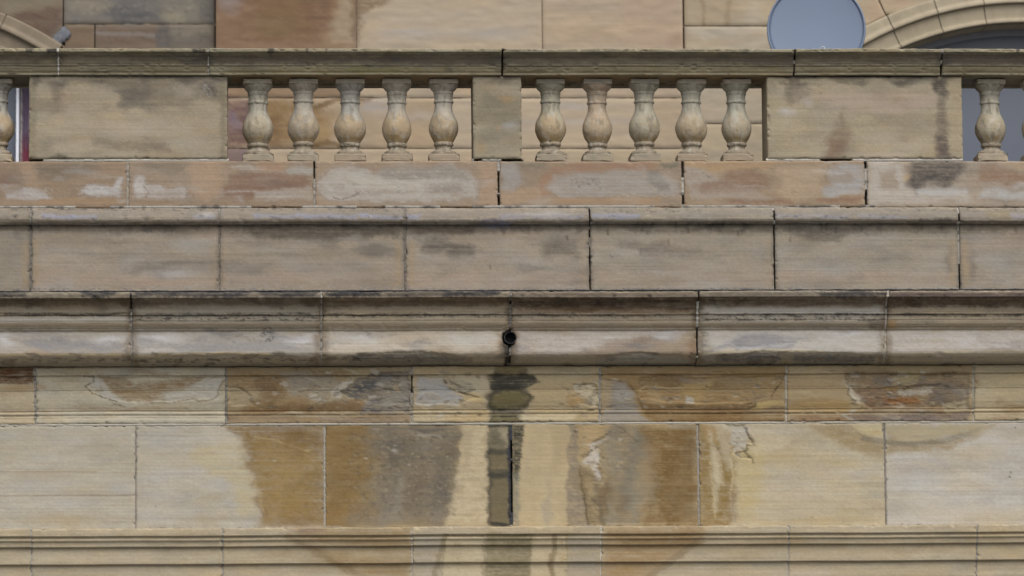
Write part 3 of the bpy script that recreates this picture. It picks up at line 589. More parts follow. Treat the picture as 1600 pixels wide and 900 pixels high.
# --- cornice
W = Weather()
BLK = (46, 45, 48)
W.P((112, 101, 84), .85, [-340, 454, 1940, 454, 1940, 465.5, -340, 465.5], 2, 2)
for a, b, al in ((-20, 52, .8), (122, 186, .97), (208, 400, .95), (396, 500, .9), (504, 600, .93), (600, 690, .55), (684, 782, .93), (1268, 1384, .85)):
    W.P(BLK, al, [a, 454, (a + b) / 2, 453.5, b, 454, b - 8, 462, (a + b) / 2, 465, a + 8, 462], 4, 5, mott=.3)
W.P((104, 92, 78), .85, [798, 455, 1090, 455, 1090, 465, 798, 465], 2, 2).P((96, 82, 74), .9, [1386, 455, 1960, 455, 1960, 466, 1386, 466], 2, 2).P((108, 98, 82), .85, [1092, 455, 1270, 455, 1270, 465, 1092, 465], 2, 2).P((110, 102, 88), .6, [52, 455, 122, 455, 122, 465, 52, 465], 3, 3)
W.P((92, 76, 58), .8, [-20, 467, 205, 467, 205, 479, 120, 476, 60, 481, -20, 478], 4, 5).P((96, 80, 60), .7, [208, 467, 500, 467, 500, 476, 420, 480, 330, 475, 208, 480], 4, 5).P((92, 74, 54), .75, [504, 467, 795, 467, 795, 477, 700, 481, 600, 478, 504, 482], 4, 5).P((72, 58, 44), .88, [800, 466, 1088, 466, 1088, 486, 1000, 482, 900, 488, 800, 480], 4, 5).P((92, 74, 54), .75, [1092, 466, 1382, 466, 1382, 477, 1250, 480, 1092, 478], 3, 4).P((84, 66, 50), .85, [1386, 466, 1700, 466, 1700, 484, 1500, 478, 1386, 482], 4, 5)  # brown grime in the cove, also painted dark for the shade under the fillet
W.P((138, 118, 88), .5, [60, 468, 190, 468, 190, 484, 60, 484], 6, 6).P((176, 166, 150), .6, [310, 478, 420, 478, 420, 490, 310, 490], 7, 5).P((122, 92, 58), .55, [810, 480, 1000, 478, 1080, 484, 1080, 491, 810, 491], 5, 5).P((188, 180, 168), .75, [1094, 480, 1384, 482, 1384, 491, 1094, 491], 4, 3).P((110, 86, 56), .5, [505, 466, 800, 466, 800, 474, 505, 474], 4, 4)
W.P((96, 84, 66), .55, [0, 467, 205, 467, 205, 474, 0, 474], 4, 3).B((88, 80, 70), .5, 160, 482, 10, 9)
W.K((40, 40, 40), .9, 205, 493, 500, 503, 2.6, 1.6, -.05).K((44, 44, 44), .85, 1092, 493, 1384, 503, 2.6, 1.6, -.08).K((70, 68, 64), .8, 505, 491, 800, 498, 2.4, 2.4, .0).K((62, 58, 52), .7, 800, 491, 1088, 498, 2.4, 3, .1).K((70, 68, 64), .6, 1386, 491, 1700, 498, 2.4, 3, .15)
for a, b in ((0, 205), (208, 500), (504, 795), (800, 1088), (1092, 1382), (1388, 1700)): W.L((52, 48, 42), .75, [a, 491.5, (a + b) / 2, 492, b, 491], 2.0, 2.2, 2.5, 1.0)
W.P((186, 180, 170), .7, [0, 496, 205, 496, 205, 503, 0, 503], 2, 2)
W.L((126, 110, 84), .6, [-30, 508, 300, 508, 800, 508, 1100, 508, 1640, 508], 4, 3, 1).P((160, 126, 78), .8, [1388, 500, 1404, 500, 1402, 512, 1386, 512], 4, 4).P((104, 92, 74), .7, [1354, 500, 1384, 500, 1384, 514, 1360, 514], 5, 4)
W.P((178, 171, 162), .7, [-20, 518, 204, 518, 204, 552, -20, 552], 6, 5).B((206, 203, 200), .95, 8, 530, 18, 12, 5).B((204, 200, 197), .9, 168, 531, 34, 10).P((134, 132, 134), .7, [30, 534, 110, 530, 190, 540, 200, 548, 60, 550], 7, 7).B((140, 138, 138), .6, 60, 522, 40, 6).B((176, 150, 120), .6, 60, 551, 60, 5)
W.P((178, 171, 162), .7, [208, 518, 500, 518, 500, 552, 208, 552], 6, 5).B((204, 200, 198), .9, 250, 528, 40, 9).P((138, 136, 136), .7, [250, 540, 340, 532, 440, 536, 480, 546, 300, 552], 8, 8).K((54, 52, 50), .9, 405, 508, 432, 540, 3.6, 1.2, -.1).K((74, 72, 70), .7, 360, 520, 490, 540, 4, 2, .15).B((206, 203, 204), .9, 465, 532, 34, 9)
W.P((200, 188, 170), .75, [504, 517, 795, 517, 795, 551, 504, 551], 8, 5).B((190, 186, 182), .7, 550, 528, 50, 12).B((182, 158, 126), .5, 640, 528, 60, 16).B((192, 188, 180), .7, 730, 530, 46, 12).P((158, 130, 92), .6, [776, 520, 792, 524, 790, 552, 760, 556, 776, 544], 6, 5)
W.P((190, 180, 170), .75, [806, 517, 1070, 517, 1060, 536, 940, 544, 900, 552, 806, 552], 8, 5).P((146, 126, 104), .75, [940, 536, 990, 528, 1040, 526, 1084, 534, 1086, 556, 900, 556], 8, 7).P((118, 100, 82), .5, [985, 530, 1030, 524, 1028, 532, 990, 538], 5, 5).P((164, 128, 94), .7, [1078, 540, 1089, 530, 1089, 558, 1066, 556], 4, 4)
W.P((190, 183, 174), .75, [1100, 517, 1380, 517, 1380, 552, 1120, 552], 6, 5).P((128, 128, 132), .75, [1156, 524, 1200, 522, 1240, 534, 1236, 546, 1180, 544, 1110, 546], 6, 7).K((86, 84, 82), .8, 1092, 512, 1110, 545, 3.6, 1.2, -.05).B((196, 180, 150), .7, 1140, 550, 40, 5)
W.P((190, 182, 174), .75, [1388, 517, 1700, 517, 1700, 546, 1500, 548, 1388, 550], 6, 5).B((140, 132, 122), .6, 1590, 540, 50, 8)
lip = [-40, 557, 60, 555, 120, 556, 205, 557, 212, 556, 330, 553, 400, 552, 500, 555, 560, 553, 600, 550, 680, 551, 720, 554, 795, 555, 850, 556, 930, 553, 1000, 549, 1060, 553, 1088, 556, 1094, 556, 1150, 555, 1220, 549, 1300, 550, 1384, 553, 1420, 552, 1500, 549, 1600, 548, 1960, 550, 1960, 574, -40, 574]
W.P((176, 162, 136), .85, lip, 4.5, 3).K((82, 74, 60), .75, -20, 557, 500, 569, 3, 4, .0).K((150, 146, 134), .8, 500, 553, 1620, 569, 3, 5, .05).K((70, 62, 50), .7, 200, 558, 500, 568, 2.6, 5, .0).K((96, 92, 88), .8, 1092, 552, 1384, 569, 3, 5, -.05)
W.L((190, 164, 118), .75, [0, 556, 60, 554, 120, 555, 205, 556], 1.8, 1.5, 1).L((196, 172, 126), .75, [208, 556, 330, 552, 420, 553], 1.8, 1.5, 1).L((200, 184, 146), .7, [1094, 553, 1160, 549, 1220, 547, 1290, 550], 1.8, 1.5, 1).L((198, 182, 146), .6, [1388, 553, 1450, 550, 1520, 548], 1.6, 1.5, 1)
W.P((116, 112, 104), .8, [560, 554, 640, 552, 690, 556, 730, 562, 720, 568, 540, 568], 4, 4).P((152, 150, 140), .8, [940, 558, 1010, 552, 1080, 562, 1084, 570, 930, 570], 4, 4).P((108, 106, 104), .8, [1096, 556, 1200, 552, 1370, 556, 1370, 566, 1096, 566], 4, 4)
W.L((152, 148, 132), .7, [-30, 568, 400, 569, 800, 569, 1200, 568, 1640, 566], 2, 1.6, 1)
r_ = random.Random(5)
for i in range(70):                                     # clouds of grey crust and pale wash on the corona
    x = r_.uniform(0, 1600); W.B(r_.choice([(118, 116, 118), (136, 134, 134), (206, 202, 198), (198, 192, 186), (150, 128, 98), (104, 100, 98)]), r_.uniform(.25, .7), x, r_.uniform(518, 550), r_.uniform(8, 38), r_.uniform(2.5, 8), 8)
for u in (205.5, 502, 797, 1089.5, 1384):
    for s_ in (-1, 1): W.P((112, 92, 66), .6, [u + s_ * 1, 466, u + s_ * 9, 470, u + s_ * 7, 515, u + s_ * 12, 545, u + s_ * 8, 570, u + s_ * 1, 570], 6, 4)
    W.P((60, 54, 48), .6, [u - 4, 462, u + 4, 462, u + 5, 500, u - 5, 500], 4, 4)
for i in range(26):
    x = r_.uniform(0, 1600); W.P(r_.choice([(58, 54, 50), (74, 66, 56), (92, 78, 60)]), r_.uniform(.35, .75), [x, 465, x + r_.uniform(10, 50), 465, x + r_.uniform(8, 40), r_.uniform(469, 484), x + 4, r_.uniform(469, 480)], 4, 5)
# soot around the spout and its drip
W.P((84, 76, 62), .8, [783, 536, 797, 536, 800, 556, 780, 556], 5, 4).P((58, 54, 46), .85, [786, 540, 798, 540, 798, 572, 788, 572], 3, 3).L((30, 30, 28), .95, [797, 536, 795, 552, 791, 562, 793, 574], 2.6, 1.4, 2).B((146, 118, 84), .7, 806, 524, 8, 14, 4).B((150, 124, 90), .6, 783, 530, 6, 12, 4)
W.R(.018, [560, 555, 590, 551, 640, 549, 690, 553, 730, 560, 720, 572, 560, 572], 3, 4).R(.016, [930, 556, 1000, 550, 1060, 554, 1080, 562, 1080, 572, 930, 572], 3, 4).R(.014, [1120, 556, 1200, 550, 1300, 551, 1370, 556, 1370, 572, 1120, 572], 3, 4).R(.012, [240, 557, 330, 554, 460, 556, 460, 572, 240, 572], 3, 4)
W.R(.07, [786, 521, 794, 517.5, 803, 520, 806, 528, 802, 537, 795, 539, 788, 536, 785, 529], 1.2, 0).P((30, 29, 28), .9, [785, 521, 793, 517, 803, 519, 807, 528, 803, 538, 795, 540, 787, 537, 784, 529], 1.5, 0)
W.G(.006, [0, 492, 120, 492.5, 205, 491], 2.2, 2)
flakes(W, 0, 552, 1600, 570, 110, 21, [(168, 160, 146), (104, 96, 84), (134, 122, 98), (84, 76, 64), (176, 160, 126)], 14, .005)
co = [(455, -.415), (464.6, -.415), (465.6, -.395)] + curve(466, -.372, 489.5, -.305, -.016, 10) + [(491, -.312), (491.8, -.296), (500, -.294), (501, -.286)] + curve(501.5, -.288, 513.5, -.262, .006, 6) + [(514.6, -.262), (515.8, -.246), (517, -.246), (548, -.240)] + curve(549, -.240, 561, -.195, .010, 7) + [(565, -.165), (567, -.150), (567.5, -.110), (571, -.07)]
JD = [LEFT, -92, 205.5, 502, 797, 1089.5, 1384, 1678, RIGHT]
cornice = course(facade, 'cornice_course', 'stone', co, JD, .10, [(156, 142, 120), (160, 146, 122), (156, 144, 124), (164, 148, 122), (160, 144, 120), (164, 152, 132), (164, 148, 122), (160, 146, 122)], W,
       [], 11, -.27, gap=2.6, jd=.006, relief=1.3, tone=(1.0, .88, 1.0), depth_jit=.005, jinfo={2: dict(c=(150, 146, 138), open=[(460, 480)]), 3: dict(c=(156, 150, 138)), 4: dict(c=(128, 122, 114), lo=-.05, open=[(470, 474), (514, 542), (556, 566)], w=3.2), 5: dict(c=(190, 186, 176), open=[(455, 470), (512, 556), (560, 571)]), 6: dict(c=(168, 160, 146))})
# the felt that covers the top of the cornice, its edge curling over the front
us = np.arange(LEFT, RIGHT, 3.0); z0 = at(800, 454.6, -.40)[2]; zb = at(800, 454.6, -.40)[2] + .018
kf = 1 / px_per_m(455, -.4)
xs = np.array([at(t, 455, -.4)[0] for t in us])
lump = fbm(us / 20, us * 0, 77, 3); th = (2.3 + 1.1 * lump + .5 * gn(us / 5, us * 0, 78)) * kf
th = np.clip(th, .25 * kf, 4 * kf)
fr_ = -.405 + .012 * gn(us / 14, us * 0, 79)
rows = [np.stack([xs, fr_ + .004, np.full_like(xs, z0)], 1), np.stack([xs, fr_, z0 + th * .6], 1), np.stack([xs, fr_ + .02, z0 + th], 1), np.stack([xs, np.full_like(xs, .04), np.full_like(xs, zb) + th * .2], 1)]
Vf = np.stack(rows, 1).reshape(-1, 3)
o = build('felt_cover', Vf, gridfaces(len(us), 4, True), plain('bitumen_felt', (.028, .028, .032), .7, 0, .35, 60, .5), cornice)

lw_ = [(at(LEFT, 900, .05)[0], at(RIGHT, 900, .05)[0])][0]
zt = at(800, 925, .014)[2]
V = []
for x in lw_:
    for y in (.16, .335):
        for z in (0, zt + 1.25): V.append((x, y, z))
build('lower_wall', V, [(0, 4, 5, 1), (2, 3, 7, 6), (0, 1, 3, 2), (4, 6, 7, 5)], stone_material('plain_sandstone', attr=False, color=tuple(lin((168, 154, 128)))), facade)

# ================================================================== the balustrade
import bmesh
def proj(P):                                   # sheet position of a point
    d = np.asarray(P, float) - CAM
    w = d @ fw
    return 800 + FPX * (d @ RT) / w, 450 - FPX * (d @ UP) / w
balustrade = tag(empty('balustrade', (0, .2, at(800, 460, 0)[2])), 'weathered sandstone balustrade with vase balusters, plain dies and a moulded coping', 'balustrade')

# --- plinth course with its roll
W = Weather()
for a, b in ((50, 340), (344, 630), (634, 919), (924, 1207), (1212, 1495)): W.P((176, 150, 126), .4, [a, 425, b, 428, b, 446, a, 446], 10, 9)
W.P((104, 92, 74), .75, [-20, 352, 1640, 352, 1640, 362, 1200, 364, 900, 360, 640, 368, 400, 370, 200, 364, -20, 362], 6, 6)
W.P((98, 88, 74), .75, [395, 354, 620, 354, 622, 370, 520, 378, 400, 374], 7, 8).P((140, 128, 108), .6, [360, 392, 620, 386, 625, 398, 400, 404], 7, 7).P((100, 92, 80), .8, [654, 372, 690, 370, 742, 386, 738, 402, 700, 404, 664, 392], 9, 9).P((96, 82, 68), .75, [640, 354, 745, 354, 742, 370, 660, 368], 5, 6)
W.B((172, 168, 160), .6, 205, 408, 34, 10).B((178, 178, 176), .7, 265, 428, 50, 9).B((138, 126, 106), .5, 130, 375, 70, 14).B((132, 122, 106), .5, 20, 402, 30, 30).B((176, 146, 122), .5, 250, 442, 60, 8).B((168, 164, 152), .5, 300, 383, 40, 14)
W.P((104, 94, 82), .7, [840, 380, 900, 372, 905, 398, 850, 402], 10, 9).P((106, 94, 82), .75, [965, 380, 1060, 380, 1100, 392, 1010, 400], 8, 8).P((94, 86, 76), .7, [1230, 352, 1360, 352, 1350, 366, 1290, 380, 1240, 372], 7, 7).B((180, 162, 136), .4, 1330, 390, 80, 14).B((172, 168, 158), .5, 1300, 420, 50, 14).B((170, 166, 156), .5, 1560, 410, 40, 26)
for x, s in ((40, 1), (56, 1), (622, 1), (643, 1), (1488, 1), (1508, 1), (348, .6), (335, .6), (1202, .5), (912, .5)): W.P((170, 142, 98), .5 * s, [x - 5, 375, x + 5, 375, x + 5, 446, x - 5, 446], 5, 2)
W.B((118, 106, 96), .6, 1482, 410, 8, 28, 5).B((108, 98, 92), .6, 1518, 412, 9, 30, 5)
for x, y, l in ((1004, 352, 10), (1056, 348, 8), (1076, 358, 5), (1045, 376, 8), (1001, 390, 8), (1292, 350, 10), (1285, 354, 8), (1306, 356, 8), (1347, 354, 8), (1472, 352, 8), (1441, 352, 6), (950, 358, 8), (1130, 346, 8), (1020, 348, 5), (1588, 354, 7), (766, 415, 4), (1235, 372, 6), (1154, 362, 6), (887, 368, 5)): W.L((74, 66, 58), .55, [x, y, x, y + l], 1.2, 2.2, .8)
W.L((60, 54, 48), .8, [953, 399, 957, 402], 1.3, .8, .4).L((180, 164, 142), .7, [120, 405, 126, 412, 130, 409], 1.2, 1, 1)
r_ = random.Random(8)
for i in range(80):                                     # clouded soot and wash on the plinth faces
    x = r_.uniform(0, 1600); y = r_.uniform(356, 446); W.B(r_.choice([(112, 104, 94), (126, 116, 104), (102, 94, 86), (176, 168, 156), (170, 150, 126), (182, 160, 138)]), r_.uniform(.2, .55), x, y, r_.uniform(14, 60), r_.uniform(4, 14), 10)
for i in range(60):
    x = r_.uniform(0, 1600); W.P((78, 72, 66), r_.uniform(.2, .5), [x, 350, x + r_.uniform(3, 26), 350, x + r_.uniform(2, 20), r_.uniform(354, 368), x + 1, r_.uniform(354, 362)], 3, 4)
for u in (48, 342.5, 632.5, 921.5, 1210, 1498.5):
    W.P((92, 84, 74), .4, [u - 4, 326, u + 4, 326, u + 5, 452, u - 5, 452], 4, 3)
# the roll: pale crust, lichen and soot
W.P((132, 123, 110), .8, [-20, 326, 1640, 326, 1640, 338, -20, 338], 5, 4)
BLU = (150, 150, 163)
for a, b, al in ((64, 154, .9), (300, 340, .6), (395, 465, .7), (460, 560, .75), (560, 632, .85), (636, 660, .8), (780, 915, .5), (925, 1002, .8), (1210, 1330, .45), (1340, 1420, .5), (1580, 1640, .6)): W.P(BLU, al, [a, 335, b, 336, b - 4, 342, a + 4, 342], 2, 4).K((64, 68, 92), .8, a, 334, b, 343, 2.6, 2.2, .22)
W.P((150, 150, 172), .8, [752, 342, 780, 341, 802, 346, 796, 354, 770, 356, 748, 350], 4, 4).P((96, 88, 90), .6, [746, 342, 780, 340, 782, 352, 746, 354], 4, 4).B((190, 186, 180), .6, 320, 336, 18, 5).B((186, 180, 170), .5, 850, 334, 50, 6)
W.K((60, 58, 58), .85, -20, 324, 640, 330, 2.4, 2.5, .05).K((66, 62, 58), .7, 930, 324, 1100, 334, 2.6, 2, .05).K((66, 62, 58), .7, 1380, 324, 1640, 332, 2.6, 2.4, .05).K((70, 66, 60), .6, 60, 330, 340, 344, 3, 1.5, .28)
W.B((62, 60, 58), .85, 24, 338, 7, 4, 3).B((68, 64, 60), .8, 22, 327, 8, 3, 3).B((84, 78, 70), .7, 228, 340, 6, 3, 3).B((84, 78, 70), .7, 314, 337, 5, 3, 3).B((92, 84, 74), .7, 618, 337, 8, 4, 4)
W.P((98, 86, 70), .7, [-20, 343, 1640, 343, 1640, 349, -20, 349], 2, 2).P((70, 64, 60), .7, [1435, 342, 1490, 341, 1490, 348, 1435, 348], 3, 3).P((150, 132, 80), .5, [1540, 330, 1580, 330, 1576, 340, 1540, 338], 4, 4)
W.K((172, 172, 172), .55, -20, 446, 1640, 453, 2.6, 3, .1).K((60, 60, 66), .7, -20, 450, 1640, 455, 2.6, 4, .08)
pe = curve(324.6, .010, 340, -.046, .016, 7) + curve(341, -.047, 349, -.034, .004, 4) + [(350.2, -.030), (351, -.004), (352, .0), (462, .0)]
JE = [LEFT, -244, 48, 342.5, 632.5, 921.5, 1210, 1498.5, 1790, RIGHT]
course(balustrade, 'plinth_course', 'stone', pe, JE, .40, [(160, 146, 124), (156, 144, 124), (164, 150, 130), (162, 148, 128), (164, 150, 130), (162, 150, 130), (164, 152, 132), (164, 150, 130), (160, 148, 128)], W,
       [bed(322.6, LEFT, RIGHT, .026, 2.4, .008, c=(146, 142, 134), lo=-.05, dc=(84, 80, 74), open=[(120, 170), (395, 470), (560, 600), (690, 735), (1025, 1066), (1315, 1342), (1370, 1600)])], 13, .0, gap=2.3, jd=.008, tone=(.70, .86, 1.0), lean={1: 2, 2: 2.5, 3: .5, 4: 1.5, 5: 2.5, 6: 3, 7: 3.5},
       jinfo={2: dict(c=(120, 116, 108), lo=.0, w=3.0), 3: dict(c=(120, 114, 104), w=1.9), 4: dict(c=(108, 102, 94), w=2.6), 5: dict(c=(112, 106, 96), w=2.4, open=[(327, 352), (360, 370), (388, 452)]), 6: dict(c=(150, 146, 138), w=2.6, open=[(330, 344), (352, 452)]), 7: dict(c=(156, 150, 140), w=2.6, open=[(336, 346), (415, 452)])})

# --- course under the balusters
W = Weather()
W.B((122, 90, 72), .85, 18, 280, 34, 14).P((128, 112, 90), .75, [60, 254, 150, 254, 140, 272, 90, 284, 60, 275], 9, 8).P((186, 150, 112), .6, [28, 256, 50, 256, 62, 296, 46, 296], 7, 6)
W.P((186, 178, 172), .9, [10, 300, 40, 295, 70, 300, 80, 308, 50, 311, 10, 310], 4, 5).P((192, 186, 180), .95, [122, 302, 140, 288, 160, 288, 176, 292, 180, 280, 186, 275, 191, 280, 192, 302, 184, 308, 150, 306], 4.5, 4, rim=((150, 122, 94), .5, 2)).P((178, 140, 92), .7, [60, 311, 190, 310, 190, 318, 60, 318], 3, 4)
W.P((196, 190, 184), .92, [208, 280, 214, 274, 224, 276, 230, 290, 228, 306, 216, 309, 208, 302], 4.5, 4).P((188, 178, 170), .9, [228, 292, 248, 288, 262, 294, 284, 290, 296, 298, 292, 310, 230, 309], 5, 5, rim=((136, 110, 86), .5, 2)).P((136, 122, 102), .75, [220, 254, 295, 254, 290, 268, 262, 276, 230, 262], 8, 7).P((190, 152, 112), .7, [300, 254, 350, 254, 342, 300, 330, 315, 305, 310, 296, 280], 9, 7)
W.P((146, 108, 82), .88, [362, 272, 400, 268, 486, 276, 486, 300, 420, 300, 390, 314, 345, 312, 352, 290], 7, 7).P((186, 174, 158), .8, [362, 262, 385, 258, 415, 260, 418, 266, 380, 267], 4, 4).P((182, 172, 158), .75, [395, 300, 486, 294, 486, 310, 400, 312], 5, 6).P((176, 170, 158), .8, [446, 266, 466, 258, 488, 262, 488, 274, 452, 272], 4, 4).P((184, 140, 98), .6, [400, 254, 450, 254, 440, 270, 410, 272], 6, 5).B((112, 86, 72), .5, 440, 288, 40, 7)
W.P((186, 176, 162), .92, [496, 300, 500, 276, 520, 264, 545, 256, 570, 262, 585, 272, 605, 262, 630, 256, 655, 266, 672, 264, 700, 256, 725, 262, 745, 280, 750, 300, 740, 312, 700, 316, 510, 316], 8, 6, rim=((150, 122, 94), .4, 3))
W.P((148, 136, 120), .75, [590, 272, 612, 260, 632, 257, 652, 267, 690, 258, 725, 264, 736, 282, 680, 276, 640, 280, 600, 282], 5, 6).P((196, 184, 164), .7, [520, 276, 560, 270, 600, 284, 660, 284, 660, 300, 560, 296], 7, 7).B((134, 116, 96), .6, 700, 296, 40, 9).K((78, 72, 64), .75, 520, 290, 640, 306, 2.4, 3.5, .22).K((200, 192, 178), .6, 500, 262, 740, 312, 4, 3, .15).L((92, 84, 72), .7, [518, 308, 530, 312, 545, 308, 560, 302], 1, .8, 2).P((186, 150, 112), .8, [748, 254, 776, 254, 776, 318, 745, 318, 754, 290], 4, 4)
W.P((168, 162, 156), .8, [784, 256, 812, 256, 816, 285, 800, 300, 784, 296], 6, 5).P((190, 152, 110), .75, [784, 298, 850, 290, 860, 316, 784, 318], 6, 6).P((170, 128, 92), .88, [846, 310, 842, 290, 848, 272, 862, 264, 900, 254, 1030, 254, 1020, 266, 930, 268, 868, 272, 856, 290, 858, 306, 890, 314], 4, 5)
W.P((172, 162, 150), .85, [858, 292, 864, 274, 900, 270, 960, 268, 1010, 262, 1030, 276, 1062, 284, 1060, 304, 980, 306, 870, 308], 5, 6).K((92, 88, 82), .8, 890, 276, 945, 298, 2.6, 1.4, .02).P((128, 122, 110), .7, [1012, 264, 1032, 272, 1048, 296, 1030, 300, 1016, 284], 6, 5).K((168, 140, 70), .8, 1018, 282, 1042, 300, 3, 1, .1).P((122, 116, 92), .8, [1030, 253, 1062, 253, 1062, 262, 1040, 262], 4, 4).P((182, 140, 92), .75, [860, 310, 1030, 308, 1030, 318, 860, 318], 3, 4).P((126, 118, 96), .6, [800, 253, 860, 253, 850, 262, 810, 262], 5, 5)
W.P((192, 152, 96), .75, [1070, 254, 1220, 254, 1200, 266, 1140, 264, 1120, 270, 1072, 262], 5, 5).P((178, 164, 148), .8, [1072, 264, 1100, 264, 1120, 274, 1180, 300, 1200, 310, 1080, 310, 1072, 290], 6, 6).P((152, 116, 86), .85, [1080, 292, 1120, 282, 1140, 266, 1170, 262, 1196, 274, 1206, 296, 1170, 300, 1100, 300], 6, 6).K((104, 92, 80), .7, 1076, 264, 1115, 284, 2.6, 1.4, .1).P((150, 106, 76), .75, [1140, 311, 1230, 310, 1240, 318, 1140, 318], 3, 4)
W.P((196, 166, 126), .7, [1215, 262, 1290, 258, 1282, 300, 1260, 312, 1222, 308], 9, 7).P((176, 172, 168), .85, [1294, 266, 1320, 256, 1350, 256, 1350, 304, 1286, 306, 1280, 296, 1300, 288], 5, 6).P((160, 132, 100), .6, [1290, 276, 1330, 274, 1334, 284, 1296, 288], 5, 5).P((158, 116, 82), .85, [1274, 310, 1346, 308, 1338, 318, 1276, 318], 3, 4)
W.P((196, 184, 168), .85, [1356, 254, 1412, 254, 1416, 290, 1440, 296, 1500, 296, 1520, 312, 1420, 318, 1356, 318], 6, 6).P((158, 128, 92), .6, [1372, 270, 1402, 268, 1400, 292, 1376, 290], 6, 6).B((196, 160, 98), .7, 1416, 278, 7, 7, 4).P((88, 82, 76), .93, [1424, 252, 1512, 252, 1500, 272, 1480, 290, 1450, 286, 1432, 300, 1420, 284], 9, 6)
W.P((186, 182, 178), .85, [1428, 298, 1470, 292, 1514, 296, 1510, 304, 1450, 306], 3, 4).P((160, 122, 90), .88, [1530, 258, 1556, 256, 1590, 270, 1640, 270, 1640, 288, 1560, 290, 1530, 284], 4, 5).P((186, 184, 180), .85, [1534, 294, 1560, 290, 1590, 298, 1640, 298, 1640, 312, 1530, 310], 5, 5).P((192, 152, 96), .6, [1560, 254, 1640, 254, 1640, 266, 1590, 266], 4, 4)
W.K((210, 204, 196), .5, 0, 290, 200, 312, 3, 3, .2).K((206, 200, 190), .45, 860, 284, 1060, 310, 3, 3, .2)
clouds(W, 0, 254, 1600, 318, 70, 39, [(190, 184, 174), (178, 168, 152), (150, 118, 88), (172, 140, 102), (134, 120, 100), (196, 192, 186)], (10, 45), (3, 9), (.2, .55))
JF = [LEFT, -92, 199.5, 491, 779, 1067, 1353, 1645, RIGHT]
base_course = course(balustrade, 'base_course', 'stone', [(251.8, .04), (319.8, .04), (324, .04)], JF, .42, [(160, 138, 112), (160, 132, 100), (164, 138, 108), (168, 141, 110), (164, 139, 109), (168, 141, 107), (172, 152, 127), (160, 138, 112)], W,
       [], 17, .04, gap=3.0, jd=.008, tone=(.70, .72, .98),
       jinfo={2: dict(c=(150, 144, 134), w=3.0), 3: dict(c=(140, 134, 124), w=3.0, open=[(252, 278)]), 4: dict(c=(158, 152, 142), open=[(268, 300), (305, 320)], w=3.4), 5: dict(c=(166, 160, 148), w=4.0, open=[(252, 276), (306, 318)]), 6: dict(c=(160, 154, 144), w=4.0, open=[(252, 262), (298, 320)])}, edge=.007)

for b_ in (bed(249.8, 45, 356, .04, 2.6, .004, c=(178, 172, 160), lo=.3, open=[(45, 66)]), bed(249.8, 738, 816, .04, 2.6, .004, open=[(742, 752), (785, 816)]), bed(249.8, 1197, 1504, .04, 2.6, .004, c=(182, 176, 166), open=[(1283, 1330)])):
    mortar_strips('mortar_bed', base_course, [b_], 3)
# --- dies
z_soffit = at(800, 117.6, .022)[2]; z_base = at(800, 251.0, .04)[2]
def die(name, u0, u1, base, w, seed):
    pv, py = densify([(119.0, .036), (247.6, .036)])
    clouds(w, u0, 122, u1, 246, int((u1 - u0) / 9), seed, [(182, 168, 144), (130, 120, 100), (150, 136, 108), (186, 174, 154), (116, 106, 92), (172, 146, 112)], (8, 45), (5, 18), (.2, .5))
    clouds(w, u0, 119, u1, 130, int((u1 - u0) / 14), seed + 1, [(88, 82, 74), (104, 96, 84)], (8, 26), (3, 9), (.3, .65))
    return stone(balustrade, name, u0, u1, pv, py, .37, base, w, seed, y_nom=.036, relief=.8, ledge=2.4, tone=(.72, .92, 1.0))
W = Weather()
W.P((128, 116, 98), .75, [130, 120, 330, 120, 352, 130, 350, 160, 320, 152, 290, 168, 240, 172, 190, 164, 180, 140, 140, 132], 12, 10).P((104, 98, 90), .6, [180, 140, 230, 136, 236, 170, 190, 172], 12, 9).P((108, 96, 84), .65, [82, 126, 98, 126, 98, 175, 80, 178], 8, 6).B((104, 96, 84), .6, 94, 130, 16, 10).P((92, 84, 78), .7, [310, 124, 345, 124, 340, 150, 318, 148], 7, 7)
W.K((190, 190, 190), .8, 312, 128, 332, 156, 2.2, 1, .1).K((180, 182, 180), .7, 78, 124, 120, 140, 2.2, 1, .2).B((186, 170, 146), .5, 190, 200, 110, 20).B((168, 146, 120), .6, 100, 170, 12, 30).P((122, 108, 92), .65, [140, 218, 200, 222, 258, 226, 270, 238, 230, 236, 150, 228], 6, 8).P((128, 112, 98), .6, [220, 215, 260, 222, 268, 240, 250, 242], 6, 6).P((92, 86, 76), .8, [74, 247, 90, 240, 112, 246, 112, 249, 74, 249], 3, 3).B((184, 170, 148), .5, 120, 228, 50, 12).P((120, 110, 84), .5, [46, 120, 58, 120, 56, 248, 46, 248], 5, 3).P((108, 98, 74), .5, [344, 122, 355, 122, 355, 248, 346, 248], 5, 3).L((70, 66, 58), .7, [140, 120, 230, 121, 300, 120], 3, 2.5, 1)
die('die', 45.5, 355, (170, 156, 130), W, 501)
W = Weather()
W.P((122, 112, 92), .6, [740, 140, 815, 150, 815, 200, 742, 190], 12, 9).B((180, 144, 88), .7, 790, 155, 16, 9).B((168, 140, 98), .6, 765, 133, 14, 10).B((176, 172, 168), .75, 798, 197, 16, 10).B((178, 142, 92), .6, 750, 230, 9, 12).P((80, 74, 66), .75, [776, 121, 800, 121, 796, 128, 782, 130], 4, 4).B((174, 160, 134), .5, 775, 225, 26, 16).B((172, 158, 126), .5, 750, 150, 10, 20)
die('pier', 739.5, 815, (160, 148, 122), W, 502)
W = Weather()
